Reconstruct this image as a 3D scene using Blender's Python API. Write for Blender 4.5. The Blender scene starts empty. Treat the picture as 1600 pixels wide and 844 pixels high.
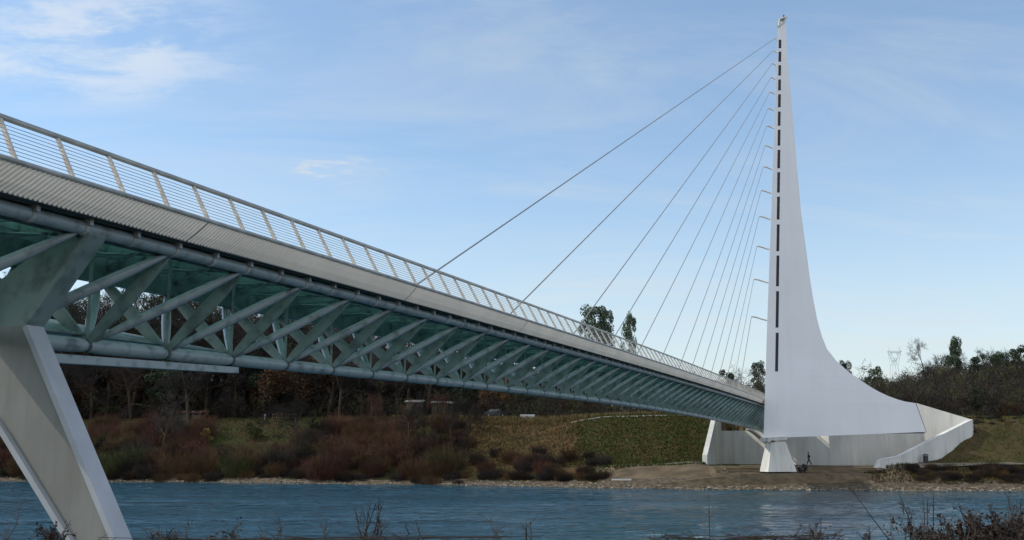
import bpy, bmesh, math, random
from math import sin, cos, pi, radians, sqrt
from mathutils import Vector, Matrix, noise
random.seed(7)
sc = bpy.context.scene
COL = sc.collection
# ------------------------------------------------------------------ camera
H = 5.2                                   # eye height above the river
F = 1600.0
PHI = math.atan((702.0 - 422.0) / F)      # upward pitch
TH = radians(20.0)                        # bridge axis against the view axis
cd = bpy.data.cameras.new('camera'); cam = bpy.data.objects.new('camera', cd); COL.objects.link(cam)
cd.sensor_width = 36; cd.lens = 36; cd.clip_end = 9000; cd.clip_start = .1
cam.location = (0, 0, H); cam.rotation_euler = (pi / 2 + PHI, 0, 0)
sc.camera = cam
sc.render.resolution_x = 1024; sc.render.resolution_y = 540
sc.view_settings.view_transform = 'Standard'; sc.view_settings.look = 'None'
sc.view_settings.exposure = 0.22; sc.view_settings.gamma = 1
sc.render.engine = 'CYCLES'
# ------------------------------------------------------------------ light
SUN_EL = radians(41); SUN_AZ = radians(275)      # azimuth clockwise from +Y
SUN_DIR = Vector((sin(SUN_AZ) * cos(SUN_EL), cos(SUN_AZ) * cos(SUN_EL), sin(SUN_EL)))
W = bpy.data.worlds.new('World'); sc.world = W; W.use_nodes = True
nt = W.node_tree; nt.nodes.clear()
def N(t, **k):
    n = nt.nodes.new(t)
    for a, b in k.items(): setattr(n, a, b)
    return n
L = lambda a, b: nt.links.new(a, b)
sky = N('ShaderNodeTexSky', sky_type='NISHITA', sun_disc=False, sun_elevation=SUN_EL, sun_rotation=SUN_AZ,
        air_density=1.0, dust_density=.6, ozone_density=2.2, altitude=150)
bg = N('ShaderNodeBackground'); out = N('ShaderNodeOutputWorld'); bg.inputs[1].default_value = .15
tc = N('ShaderNodeTexCoord')
# thin high clouds: direction projected on a plane far overhead
sep = N('ShaderNodeSeparateXYZ'); L(tc.outputs['Generated'], sep.inputs[0])
add = N('ShaderNodeMath', operation='ADD'); L(sep.outputs[2], add.inputs[0]); add.inputs[1].default_value = .16
dx = N('ShaderNodeMath', operation='DIVIDE'); L(sep.outputs[0], dx.inputs[0]); L(add.outputs[0], dx.inputs[1])
dy = N('ShaderNodeMath', operation='DIVIDE'); L(sep.outputs[1], dy.inputs[0]); L(add.outputs[0], dy.inputs[1])
cmb = N('ShaderNodeCombineXYZ'); L(dx.outputs[0], cmb.inputs[0]); L(dy.outputs[0], cmb.inputs[1])
def cloud(scale, lo, hi, stretch, off, detail=9, rough=.62, dist=.5):
    mp = N('ShaderNodeMapping'); mp.inputs['Scale'].default_value = stretch; mp.inputs['Location'].default_value = off
    L(cmb.outputs[0], mp.inputs[0])
    n = N('ShaderNodeTexNoise'); n.inputs['Scale'].default_value = scale; n.inputs['Detail'].default_value = detail
    n.inputs['Roughness'].default_value = rough; n.inputs['Distortion'].default_value = dist
    L(mp.outputs[0], n.inputs[0])
    r = N('ShaderNodeMapRange', interpolation_type='SMOOTHSTEP'); r.inputs[1].default_value = lo; r.inputs[2].default_value = hi
    L(n.outputs[0], r.inputs[0]); return r.outputs[0]
def mth(op, a, b):
    m = N('ShaderNodeMath', operation=op)
    for i, v in enumerate((a, b)):
        if isinstance(v, (int, float)): m.inputs[i].default_value = v
        else: L(v, m.inputs[i])
    return m.outputs[0]
def blob(cx, cy, r0, r1):          # soft patch of cloud round a place on the cloud plane
    a = mth('SUBTRACT', dx.outputs[0], cx); b = mth('SUBTRACT', dy.outputs[0], cy)
    d = mth('SQRT', mth('ADD', mth('MULTIPLY', a, a), mth('MULTIPLY', mth('MULTIPLY', b, b), 1.6)), 0)
    r = N('ShaderNodeMapRange', interpolation_type='SMOOTHSTEP')
    r.inputs[1].default_value = r0; r.inputs[2].default_value = r1; r.inputs[3].default_value = 1; r.inputs[4].default_value = 0
    L(d, r.inputs[0]); return r.outputs[0]
c1 = mth('MULTIPLY', cloud(6.5, .38, .64, (.65, 1.2, 1), (3.3, 1.2, 0), detail=11, rough=.66, dist=.35), blob(-.76, 1.66, .12, .42))
c2 = mth('MULTIPLY', cloud(1.5, .40, .78, (.6, 1.5, 1), (7.7, 4.1, 0), detail=10, rough=.66, dist=.9), .25)
c3 = mth('MULTIPLY', cloud(15, .46, .66, (.7, 1.3, 1), (1.1, 9.4, 0)), blob(-.40, 2.24, .02, .14))
hz = N('ShaderNodeMapRange', interpolation_type='SMOOTHSTEP'); hz.inputs[1].default_value = 0.0; hz.inputs[2].default_value = .30
hz.inputs[3].default_value = .72; hz.inputs[4].default_value = .12; L(sep.outputs[2], hz.inputs[0])
cl = mth('MINIMUM', mth('ADD', c2, mth('ADD', mth('MULTIPLY', c3, .6), hz.outputs[0])), .93)
mixc = N('ShaderNodeMix', data_type='RGBA'); tint = N('ShaderNodeMix', data_type='RGBA', blend_type='MULTIPLY'); tint.inputs[0].default_value = 1
L(sky.outputs[0], tint.inputs[6]); tint.inputs[7].default_value = (.93, 1.05, 1.06, 1)
L(cl, mixc.inputs[0]); L(tint.outputs[2], mixc.inputs[6])
mixc.inputs[7].default_value = (4.25, 4.45, 4.5, 1)
wht = N('ShaderNodeMix', data_type='RGBA'); L(mth('MULTIPLY', c1, .62), wht.inputs[0]); L(mixc.outputs[2], wht.inputs[6]); wht.inputs[7].default_value = (4.6, 4.9, 5.2, 1)
# extra cloud brightness added behind the camera, out of view, to lighten mast and fascia
fill_veil = N('ShaderNodeMapRange', interpolation_type='SMOOTHSTEP'); fill_veil.inputs[1].default_value = .25; fill_veil.inputs[2].default_value = -.45
fill_veil.inputs[3].default_value = 0; fill_veil.inputs[4].default_value = .80; L(sep.outputs[1], fill_veil.inputs[0])
vm = N('ShaderNodeMix', data_type='RGBA'); L(mth('MULTIPLY', fill_veil.outputs[0], mth('ADD', .65, mth('MULTIPLY', cloud(1.4, .35, .7, (1, 1, 1), (2, 5, 0), detail=4), .35))), vm.inputs[0]); L(wht.outputs[2], vm.inputs[6]); vm.inputs[7].default_value = (6.9, 7.0, 7.25, 1)
L(vm.outputs[2], bg.inputs[0]); L(bg.outputs[0], out.inputs[0])
sd = bpy.data.lights.new('sun', 'SUN'); so = bpy.data.objects.new('sun', sd); COL.objects.link(so)
sd.energy = 2.6; sd.angle = radians(.6); sd.color = (1, .90, .74)
so.rotation_euler = SUN_DIR.to_track_quat('Z', 'Y').to_euler()
# ------------------------------------------------------------------ helpers
def at(x, y, Y):
    """point at depth Y seen at photo pixel x,y"""
    a = (x - 800) / F; b = (422 - y) / F
    ey = cos(PHI) - b * sin(PHI); ez = sin(PHI) + b * cos(PHI)
    return Vector((a * Y / ey, Y, H + ez * Y / ey))
def onplane(x, y, P, n):
    d = at(x, y, 1.0) - Vector((0, 0, H))
    C = Vector((0, 0, H)); t = (Vector(P) - C).dot(Vector(n)) / d.dot(Vector(n))
    return C + d * t
def B(u, p, z): return Vector((u * sin(TH) - p * cos(TH), u * cos(TH) + p * sin(TH), H + z))
AX = Vector((sin(TH), cos(TH), 0)); LT = Vector((-cos(TH), sin(TH), 0)); UP = Vector((0, 0, 1))
zt = lambda u: 5.303 + 1.849 * u / 100 - .581 * (u / 100) ** 2      # deck level above the eye
zb = lambda u: 2.029 + 2.950 * u / 100 - 1.477 * (u / 100) ** 2     # bottom chord
PE, PB, U0, UB, S = 15.686, 18.915, 14.856, 20.55, 1.524
PF = 2 * PB - PE

class MB:
    def __init__(s): s.v = []; s.f = []; s.m = []; s.mi = 0
    def face(s, pts):
        i = len(s.v); s.v += [tuple(p) for p in pts]; s.f.append(tuple(range(i, i + len(pts)))); s.m.append(s.mi)
    def raw(s, vs, fs):
        i = len(s.v); s.v += [tuple(p) for p in vs]
        for f in fs: s.f.append(tuple(i + k for k in f)); s.m.append(s.mi)
    def hexa(s, q): s.raw(q, [(0, 3, 2, 1), (4, 5, 6, 7), (0, 1, 5, 4), (1, 2, 6, 5), (2, 3, 7, 6), (3, 0, 4, 7)])
    def box(s, c, ex, ey, ez):       # centre and three half-edge vectors
        c = Vector(c)
        s.hexa([c - ex - ey - ez, c + ex - ey - ez, c + ex + ey - ez, c - ex + ey - ez,
                c - ex - ey + ez, c + ex - ey + ez, c + ex + ey + ez, c - ex + ey + ez])
    def abox(s, x0, x1, y0, y1, z0, z1):
        s.box(((x0 + x1) / 2, (y0 + y1) / 2, (z0 + z1) / 2), Vector(((x1 - x0) / 2, 0, 0)), Vector((0, (y1 - y0) / 2, 0)), Vector((0, 0, (z1 - z0) / 2)))
    def prism(s, poly, d):           # polygon (3d points) pushed along d
        n = len(poly); d = Vector(d); a = [Vector(p) for p in poly]; b = [p + d for p in a]
        s.raw(a + b, [tuple(range(n))[::-1], tuple(range(n, 2 * n))] + [(i, (i + 1) % n, (i + 1) % n + n, i + n) for i in range(n)])
    def tube(s, pts, rs, n=8, ref=None, flat=1.0, caps=True):
        pts = [Vector(p) for p in pts]
        if isinstance(rs, (int, float)): rs = [rs] * len(pts)
        i0 = len(s.v)
        for k, p in enumerate(pts):
            d = (pts[min(k + 1, len(pts) - 1)] - pts[max(k - 1, 0)])
            if d.length < 1e-9: d = Vector((0, 0, 1))
            d.normalize(); r = ref or (Vector((0, 0, 1)) if abs(d.z) < .9 else Vector((1, 0, 0)))
            a = d.cross(r).normalized(); b = a.cross(d).normalized()
            for j in range(n):
                t = 2 * pi * j / n; s.v.append(tuple(p + a * (cos(t) * rs[k] * flat) + b * (sin(t) * rs[k])))
        for k in range(len(pts) - 1):
            for j in range(n):
                j2 = (j + 1) % n; s.f.append((i0 + k * n + j, i0 + k * n + j2, i0 + (k + 1) * n + j2, i0 + (k + 1) * n + j)); s.m.append(s.mi)
        if caps and n > 2:
            s.f.append(tuple(i0 + j for j in range(n))[::-1]); s.m.append(s.mi)
            s.f.append(tuple(i0 + (len(pts) - 1) * n + j for j in range(n))); s.m.append(s.mi)
    def strip(s, a, b, w, t=0):      # thin tapering three-sided twig
        a = Vector(a); b = Vector(b); d = (b - a).normalized()
        x = d.cross(Vector((.31, .77, .55))).normalized() * w; y = d.cross(x) * .8
        s.raw([a + x, a - x * .5 + y, a - x * .5 - y, b], [(0, 1, 3), (1, 2, 3), (2, 0, 3)])
    def build(s, name, mat, parent=None, smooth=False):
        me = bpy.data.meshes.new(name)
        off = Vector((0, 0, 0)); q = parent
        while q: off += Vector(q.location); q = q.parent
        me.from_pydata([(x - off.x, y - off.y, z - off.z) for x, y, z in s.v] if parent else s.v, [], s.f)
        for m in (mat if isinstance(mat, (list, tuple)) else [mat]): me.materials.append(m)
        if any(s.m): me.polygons.foreach_set('material_index', s.m)
        if smooth: me.polygons.foreach_set('use_smooth', [True] * len(me.polygons))
        me.update()
        o = bpy.data.objects.new(name, me); COL.objects.link(o)
        if parent: o.parent = parent
        return o
def tag(o, label=None, cat=None, group=None, kind=None):
    if label: o['label'] = label
    if cat: o['category'] = cat
    if group: o['group'] = group
    if kind: o['kind'] = kind
    return o
def thing(name, label, cat, loc=(0, 0, 0), group=None):
    o = bpy.data.objects.new(name, None); COL.objects.link(o); o.location = loc; o.empty_display_size = .3
    return tag(o, label, cat, group)
def copy_tree(o, parent=None):
    c = o.copy(); COL.objects.link(c); c.parent = parent
    for ch in list(KIDS.get(o.name, [])): copy_tree(ch, c)
    return c
KIDS = {}
def kid(p, c): KIDS.setdefault(p.name, []).append(c); return c

def mat(name, col, rough=.7, var=.0, scale=3.0, col2=None, metal=0, bump=0, bscale=40, spec=.4, coords='Object', stretch=(1, 1, 1), detail=6, lo=.35, hi=.65):
    m = bpy.data.materials.new(name); m.use_nodes = True; t = m.node_tree; bs = t.nodes['Principled BSDF']
    bs.inputs['Roughness'].default_value = rough; bs.inputs['Metallic'].default_value = metal
    bs.inputs['Specular IOR Level'].default_value = spec
    bs.inputs['Base Color'].default_value = (*col, 1)
    if var or col2:
        tcn = t.nodes.new('ShaderNodeTexCoord'); mp = t.nodes.new('ShaderNodeMapping'); mp.inputs['Scale'].default_value = stretch
        t.links.new(tcn.outputs[coords], mp.inputs[0])
        nz = t.nodes.new('ShaderNodeTexNoise'); nz.inputs['Scale'].default_value = scale; nz.inputs['Detail'].default_value = detail
        t.links.new(mp.outputs[0], nz.inputs[0])
        rp = t.nodes.new('ShaderNodeValToRGB'); c2 = col2 or tuple(c * (1 - var) for c in col)
        rp.color_ramp.elements[0].position = lo; rp.color_ramp.elements[1].position = hi
        rp.color_ramp.elements[0].color = (*c2, 1); rp.color_ramp.elements[1].color = (*col, 1)
        t.links.new(nz.outputs[0], rp.inputs[0]); t.links.new(rp.outputs[0], bs.inputs['Base Color'])
        if bump:
            n2 = t.nodes.new('ShaderNodeTexNoise'); n2.inputs['Scale'].default_value = bscale; n2.inputs['Detail'].default_value = 4
            t.links.new(mp.outputs[0], n2.inputs[0])
            bp = t.nodes.new('ShaderNodeBump'); bp.inputs['Distance'].default_value = bump; bp.inputs['Strength'].default_value = .8
            t.links.new(n2.outputs[0], bp.inputs['Height']); t.links.new(bp.outputs[0], bs.inputs['Normal'])
    return m
def leafmat(name, col, col2, sc_=.8):
    """foliage or twigs: colour varies from clump to clump and from plant to plant"""
    m = mat(name, col, rough=.85, col2=col2, scale=sc_, spec=.15, detail=4, lo=.38, hi=.62); t = m.node_tree; bs = t.nodes['Principled BSDF']
    oi = t.nodes.new('ShaderNodeObjectInfo'); hs = t.nodes.new('ShaderNodeHueSaturation')
    mr = t.nodes.new('ShaderNodeMapRange'); mr.inputs[3].default_value = .65; mr.inputs[4].default_value = 1.35
    t.links.new(oi.outputs['Random'], mr.inputs[0]); t.links.new(mr.outputs[0], hs.inputs['Value'])
    src = bs.inputs['Base Color'].links[0].from_socket; t.links.new(src, hs.inputs['Color']); t.links.new(hs.outputs[0], bs.inputs['Base Color'])
    return m
M = {}
M['steel'] = mat('painted_steel', (.20, .265, .255), .45, col2=(.095, .128, .122), scale=2.2, detail=10, bump=.004, lo=.30, hi=.52)
M['tube'] = mat('steel_tube', (.27, .32, .34), .34, col2=(.12, .145, .15), scale=2.5, detail=10, lo=.30, hi=.50)
M['joint'] = mat('weld_joint', (.10, .11, .11), .7, var=.5, scale=9)
M['fascia'] = mat('ribbed_edge_panel', (.86, .77, .66), .5, col2=(.76, .68, .58), scale=.5, detail=8, bump=.002)
M['rail'] = mat('rail_steel', (.42, .43, .42), .35, var=.35, scale=2)
M['post'] = mat('rail_post_paint', (.62, .59, .53), .5, col2=(.42, .39, .34), scale=7, detail=6)
M['white'] = mat('pylon_paint', (.81, .825, .855), .45, col2=(.75, .765, .79), scale=.18, detail=9, lo=.3, hi=.7)
def streak(m_, dark, sx=.9, amt=.5):
    t = m_.node_tree; bs = t.nodes['Principled BSDF']; src = bs.inputs['Base Color'].links[0].from_socket
    tcn = t.nodes.new('ShaderNodeTexCoord'); mp = t.nodes.new('ShaderNodeMapping'); mp.inputs['Scale'].default_value = (sx, sx, sx * .07)
    nz = t.nodes.new('ShaderNodeTexNoise'); nz.inputs['Scale'].default_value = 1.6; nz.inputs['Detail'].default_value = 8; nz.inputs['Roughness'].default_value = .7
    rp = t.nodes.new('ShaderNodeMapRange'); rp.inputs[1].default_value = .50; rp.inputs[2].default_value = .75; rp.inputs[4].default_value = amt
    mx = t.nodes.new('ShaderNodeMix'); mx.data_type = 'RGBA'; mx.inputs[7].default_value = (*dark, 1)
    t.links.new(tcn.outputs['Object'], mp.inputs[0]); t.links.new(mp.outputs[0], nz.inputs[0]); t.links.new(nz.outputs[0], rp.inputs[0])
    t.links.new(rp.outputs[0], mx.inputs[0]); t.links.new(src, mx.inputs[6]); t.links.new(mx.outputs[2], bs.inputs['Base Color'])
M['concrete'] = mat('white_concrete', (.66, .66, .63), .75, col2=(.50, .51, .49), scale=.35, detail=10, stretch=(1, 1, .35), bump=.01, bscale=9)
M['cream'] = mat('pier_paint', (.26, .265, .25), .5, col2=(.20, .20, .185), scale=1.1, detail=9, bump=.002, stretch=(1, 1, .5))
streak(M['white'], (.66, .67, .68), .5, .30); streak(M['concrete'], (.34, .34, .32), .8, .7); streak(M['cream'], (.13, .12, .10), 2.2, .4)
M['slot'] = mat('dark_slot', (.025, .02, .03), .6)
M['arm'] = mat('bracket_paint', (.80, .74, .64), .5, var=.15)
M['cable'] = mat('steel_cable', (.26, .27, .28), .45, var=.2)
M['granite'] = mat('deck_granite', (.45, .43, .40), .7, var=.3)
M['dark'] = mat('painted_shadow_dark', (.02, .02, .02), .8)
# frosted green glass of the deck
g = bpy.data.materials.new('deck_glass'); g.use_nodes = True; t = g.node_tree; t.nodes.clear()
o_ = t.nodes.new('ShaderNodeOutputMaterial'); tr = t.nodes.new('ShaderNodeBsdfTranslucent'); df = t.nodes.new('ShaderNodeBsdfPrincipled'); mx = t.nodes.new('ShaderNodeMixShader')
tr.inputs[0].default_value = (.5, .72, .67, 1); df.inputs['Base Color'].default_value = (.12, .24, .22, 1); df.inputs['Roughness'].default_value = .25
tcg = t.nodes.new('ShaderNodeTexCoord'); ng = t.nodes.new('ShaderNodeTexNoise'); ng.inputs['Scale'].default_value = .9; ng.inputs['Detail'].default_value = 6
rg = t.nodes.new('ShaderNodeValToRGB'); rg.color_ramp.elements[0].position = .38; rg.color_ramp.elements[1].position = .6
rg.color_ramp.elements[0].color = (.32, .50, .47, 1); rg.color_ramp.elements[1].color = (.58, .86, .80, 1)
t.links.new(tcg.outputs['Object'], ng.inputs[0]); t.links.new(ng.outputs[0], rg.inputs[0]); t.links.new(rg.outputs[0], tr.inputs[0])
mx.inputs[0].default_value = .15; t.links.new(tr.outputs[0], mx.inputs[1]); t.links.new(df.outputs[0], mx.inputs[2]); t.links.new(mx.outputs[0], o_.inputs[0])
M['glass'] = g
# ------------------------------------------------------------------ terrain
def lerp(a, b, t): return a + (b - a) * t
def interp(x, pts):
    if x <= pts[0][0]: return pts[0][1]
    for (a, c), (b, d) in zip(pts, pts[1:]):
        if x <= b: return c + (d - c) * (x - a) / (b - a)
    return pts[-1][1]
def sst(a, b, x): t = max(0, min(1, (x - a) / (b - a))); return t * t * (3 - 2 * t)
SH = [(-400, 186), (-140, 178), (-88, 173), (-52, 166), (-20, 157), (0, 150), (13, 142.5), (24, 137.5), (34, 135.2), (50, 132.3), (66, 130.8), (120, 126), (400, 118)]
def ysh(X): return interp(X, SH) + .9 * noise.noise(Vector((X * .11, 3.1, 0))) + .35 * noise.noise(Vector((X * .5, 7.1, 0)))
PL = [(-80, -4), (-4, -.9), (0, 0), (1.5, .45), (5, 1.3), (12, 3.4), (20, 6.6), (31, 10.4), (40, 11.2), (90, 11.6), (400, 12)]
PM = [(-80, -4), (-4, -.9), (0, 0), (1.2, .5), (5.0, 1.5), (7.0, 2.85), (10, 2.95), (13, 3.6), (25.5, 10.3), (28, 10.8), (90, 11.4), (400, 12)]
PR = [(-80, -4), (-4, -.9), (0, 0), (1.2, .5), (5.0, 1.9), (7.0, 3.2), (10.2, 3.45), (12, 3.9), (17.5, 8.2), (25, 9.7), (40, 10.2), (90, 10.8), (400, 12)]
WALL_ = [(27.6, 148.3), (32.4, 165.0), (35.0, 165.4), (39.6, 162.2), (59.9, 148.8), (65.2, 147.3), (50.2, 139.0)]   # plan of the recess
FX, FY = 50.2, 139.0
def inside(X, Y, poly):
    c = False; n = len(poly)
    for i in range(n):
        x1, y1 = poly[i]; x2, y2 = poly[(i + 1) % n]
        if (y1 > Y) != (y2 > Y) and X < (x2 - x1) * (Y - y1) / (y2 - y1) + x1: c = not c
    return c
REC = [(27.4, 139.5), (27.45, 148.3), (32.95, 165.6), (35.2, 166.2), (40.5, 163.0), (46.9, 151.5), (60.5, 151.5), (64.2, 147.9), (64.5, 147.3), (49.9, 139.7), (49.7, 138.0), (40, 138)]
def zter(X, Y):
    d = Y - ysh(X)
    a = interp(d, PL); b = interp(d, PM); c = interp(d, PR)
    z = lerp(a, b, sst(2, 17, X)); z = lerp(z, c, sst(46, 53, X))
    if 27 < X < 66 and 137 < Y < 166:
        if inside(X, Y, REC): return 2.05 if Y < 140.2 else (2.45 if Y < 143 else 2.9)
    if 20 < X < 48 and 0 < d and Y < 140.5: z = min(z, 2.05)
    hill = 7.5 * sst(62, 135, X) * sst(185, 262, Y) + 1.5 * sst(-20, 60, X) * sst(200, 300, Y)
    hill += 6 * sst(-60, -170, X) * 0
    z += hill
    if X < 45: z += 13 * sst(232, 300, Y) * sst(45, 10, -0 + X) if False else 13 * sst(232, 300, Y) * (1 - sst(5, 45, X))
    if d > 14: z += .5 * noise.noise(Vector((X * .05, Y * .05, 1)))
    if d > 1.5 and not (20 < X < 52 and d < 9): z += .18 * noise.noise(Vector((X * .4, Y * .4, 5)))
    # near bank, under the camera
    if Y < 30: z = interp(Y, [(-60, 4.2), (-2, 3.7), (3, 3.3), (8, 1.2), (12, -.4), (18, -1.8), (30, -3.5)]) + .12 * noise.noise(Vector((X * .6, Y * .6, 2)))
    return z
def axis(segs):
    r = []
    for a, b, st in segs:
        n = max(1, int(round((b - a) / st))); r += [a + (b - a) * i / n for i in range(n)]
    return r + [segs[-1][1]]
xs = axis([(-4000, -600, 340), (-600, -160, 22), (-160, -10, 1.6), (-10, 25.5, .55), (25.5, 36, .25), (36, 72, .45), (72, 180, 1.8), (180, 600, 21), (600, 4000, 340)])
ys = axis([(-500, -40, 60), (-40, 30, 1.5), (30, 122, 8), (122, 170, .45), (168, 215, 1.5), (215, 320, 5), (320, 700, 40), (700, 6000, 500)])
tm = MB(); nx = len(xs)
tm.v = [(x, y, zter(x, y)) for y in ys for x in xs]
gm = [mat('bank_grass', (.028, .036, .010), .9, col2=(.038, .025, .013), scale=.22, detail=8, bump=.08, bscale=3, spec=.1),
      mat('river_gravel', (.13, .108, .078), .9, col2=(.05, .042, .032), scale=1.6, detail=9, bump=.06, bscale=6, spec=.1),
      mat('slope_soil', (.030, .036, .010), .9, col2=(.045, .032, .013), scale=.5, detail=8, bump=.05, bscale=5, spec=.1),
      mat('plaza_sand', (.15, .118, .08), .9, col2=(.085, .068, .048), scale=.7, detail=8, stretch=(.5, 1, 1), spec=.1),
      mat('dry_bank', (.075, .058, .028), .9, col2=(.038, .038, .014), scale=.35, detail=8, bump=.06, bscale=4, spec=.1),
      mat('leaf_litter', (.036, .028, .020), .95, col2=(.03, .027, .018), scale=.3, detail=8, spec=.05),
      mat('tan_grass', (.095, .062, .030), .95, col2=(.05, .042, .018), scale=.25, detail=8, spec=.05)]
for j in range(len(ys) - 1):
    for i in range(nx - 1):
        a = j * nx + i; tm.f.append((a, a + 1, a + nx + 1, a + nx))
        X = (xs[i] + xs[i + 1]) / 2; Y = (ys[j] + ys[j + 1]) / 2; k = 0
        d = Y - ysh(X) + 1.4 * noise.noise(Vector((X * .3, Y * .3, 9)))
        if Y > 100:
            if d < (2.4 if X < 14 else 4): k = 1
            elif inside(X, Y, REC) or (12 < X < 52 and d < 10.5): k = 3
            elif 10 + 3 * noise.noise(Vector((1, Y * .35, 6))) < X < 33 and d < 27: k = 2
            elif X > 50 and d < 34: k = 4
            elif d > 36: k = 5
            elif -8 < X + 2 * noise.noise(Vector((X * .2, Y * .2, 4))) <= 13 and 6 < d < 32: k = 6
        else: k = 4
        tm.m.append(k)
tag(tm.build('ground', gm, smooth=True), kind='structure')
# river
wm = bpy.data.materials.new('river_water'); wm.use_nodes = True; t = wm.node_tree; bs = t.nodes['Principled BSDF']
bs.inputs['Base Color'].default_value = (.008, .056, .088, 1); bs.inputs['Roughness'].default_value = .05; bs.inputs['IOR'].default_value = 1.33
tcw = t.nodes.new('ShaderNodeTexCoord')
def wn(scale, st, det, dist=0):
    mp = t.nodes.new('ShaderNodeMapping'); mp.inputs['Scale'].default_value = st; mp.inputs['Rotation'].default_value = (0, 0, radians(-8))
    t.links.new(tcw.outputs['Object'], mp.inputs[0]); n = t.nodes.new('ShaderNodeTexNoise'); n.inputs['Scale'].default_value = scale
    n.inputs['Detail'].default_value = det; n.inputs['Roughness'].default_value = .62; n.inputs['Distortion'].default_value = dist
    t.links.new(mp.outputs[0], n.inputs[0]); return n.outputs[0]
def wmath(op, a, b):
    m = t.nodes.new('ShaderNodeMath'); m.operation = op
    for i, v in enumerate((a, b)):
        if isinstance(v, (int, float)): m.inputs[i].default_value = v
        else: t.links.new(v, m.inputs[i])
    return m.outputs[0]
big = wn(.34, (.6, 1, 1), 4, .8); mid = wn(1.2, (.8, 1.1, 1), 6, .4); patch = wn(.035, (.4, 1.5, 1), 4, .5)
amp = t.nodes.new('ShaderNodeMapRange'); amp.inputs[1].default_value = .36; amp.inputs[2].default_value = .62; amp.inputs[3].default_value = .30; amp.inputs[4].default_value = 1.55
t.links.new(patch, amp.inputs[0])
hgt = wmath('MULTIPLY', wmath('ADD', wmath('MULTIPLY', big, .9), wmath('MULTIPLY', mid, .35)), amp.outputs[0])
bp = t.nodes.new('ShaderNodeBump'); bp.inputs['Distance'].default_value = 1.0; bp.inputs['Strength'].default_value = 1
t.links.new(hgt, bp.inputs['Height']); t.links.new(bp.outputs[0], bs.inputs['Normal'])
w = MB(); wx = axis([(-900, -130, 70), (-130, 115, .42), (115, 900, 70)]); wy = axis([(-8, 48, 4), (48, 110, .40), (110, 176, .55), (176, 215, 8)])
def wave(x, y):
    if not (-131 < x < 116 and 47 < y < 177): return 0
    a = .65 + .6 * max(0, min(1, .5 + 1.1 * noise.noise(Vector((x * .035, y * .06, 8)))))
    h = .085 * noise.noise(Vector((x * .34 + y * .06, y * .52, 1))) + .060 * noise.noise(Vector((x * .85, y * 1.05, 2))) + .04 * noise.noise(Vector((x * .09, y * .2, 3)))
    return h * a * .92
w.v = [(x, y, wave(x, y)) for y in wy for x in wx]; nw = len(wx)
w.f = [(j * nw + i, j * nw + i + 1, j * nw + nw + i + 1, j * nw + nw + i) for j in range(len(wy) - 1) for i in range(nw - 1)]; w.m = [0] * len(w.f)
tag(w.build('river', wm, None, True), kind='structure')
# ------------------------------------------------------------------ footbridge
UA, UZ = 3.0, 172.0
br = thing('footbridge', 'long steel and green glass footbridge on a triangular tube truss, crossing the river', 'bridge', tuple(B(17.75, PB, -H)))
def part(mb, name, m, parent=br, smooth=False): return mb.build(name, M[m] if isinstance(m, str) else m, parent, smooth)
us = [UA + i * (UZ - UA) / 220 for i in range(221)]
def loft(mb, prof, us_=us, closed=True):
    """prof(u) -> list of (p,z) closed section"""
    n = len(prof(us_[0])); i0 = len(mb.v)
    for u in us_: mb.v += [tuple(B(u, p, z)) for p, z in prof(u)]
    for k in range(len(us_) - 1):
        for j in range(n if closed else n - 1):
            j2 = (j + 1) % n; mb.f.append((i0 + k * n + j, i0 + (k + 1) * n + j, i0 + (k + 1) * n + j2, i0 + k * n + j2)); mb.m.append(mb.mi)
    if closed:
        mb.f.append(tuple(i0 + j for j in range(n))); mb.m.append(mb.mi); mb.f.append(tuple(i0 + (len(us_) - 1) * n + j for j in range(n))[::-1]); mb.m.append(mb.mi)
m = MB()
loft(m, lambda u: [(PE + .95, zt(u) - .06), (PF - .95, zt(u) - .06), (PF - .95, zt(u) - .12), (PE + .95, zt(u) - .12)])
part(m, 'glass_deck', 'glass')
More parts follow.
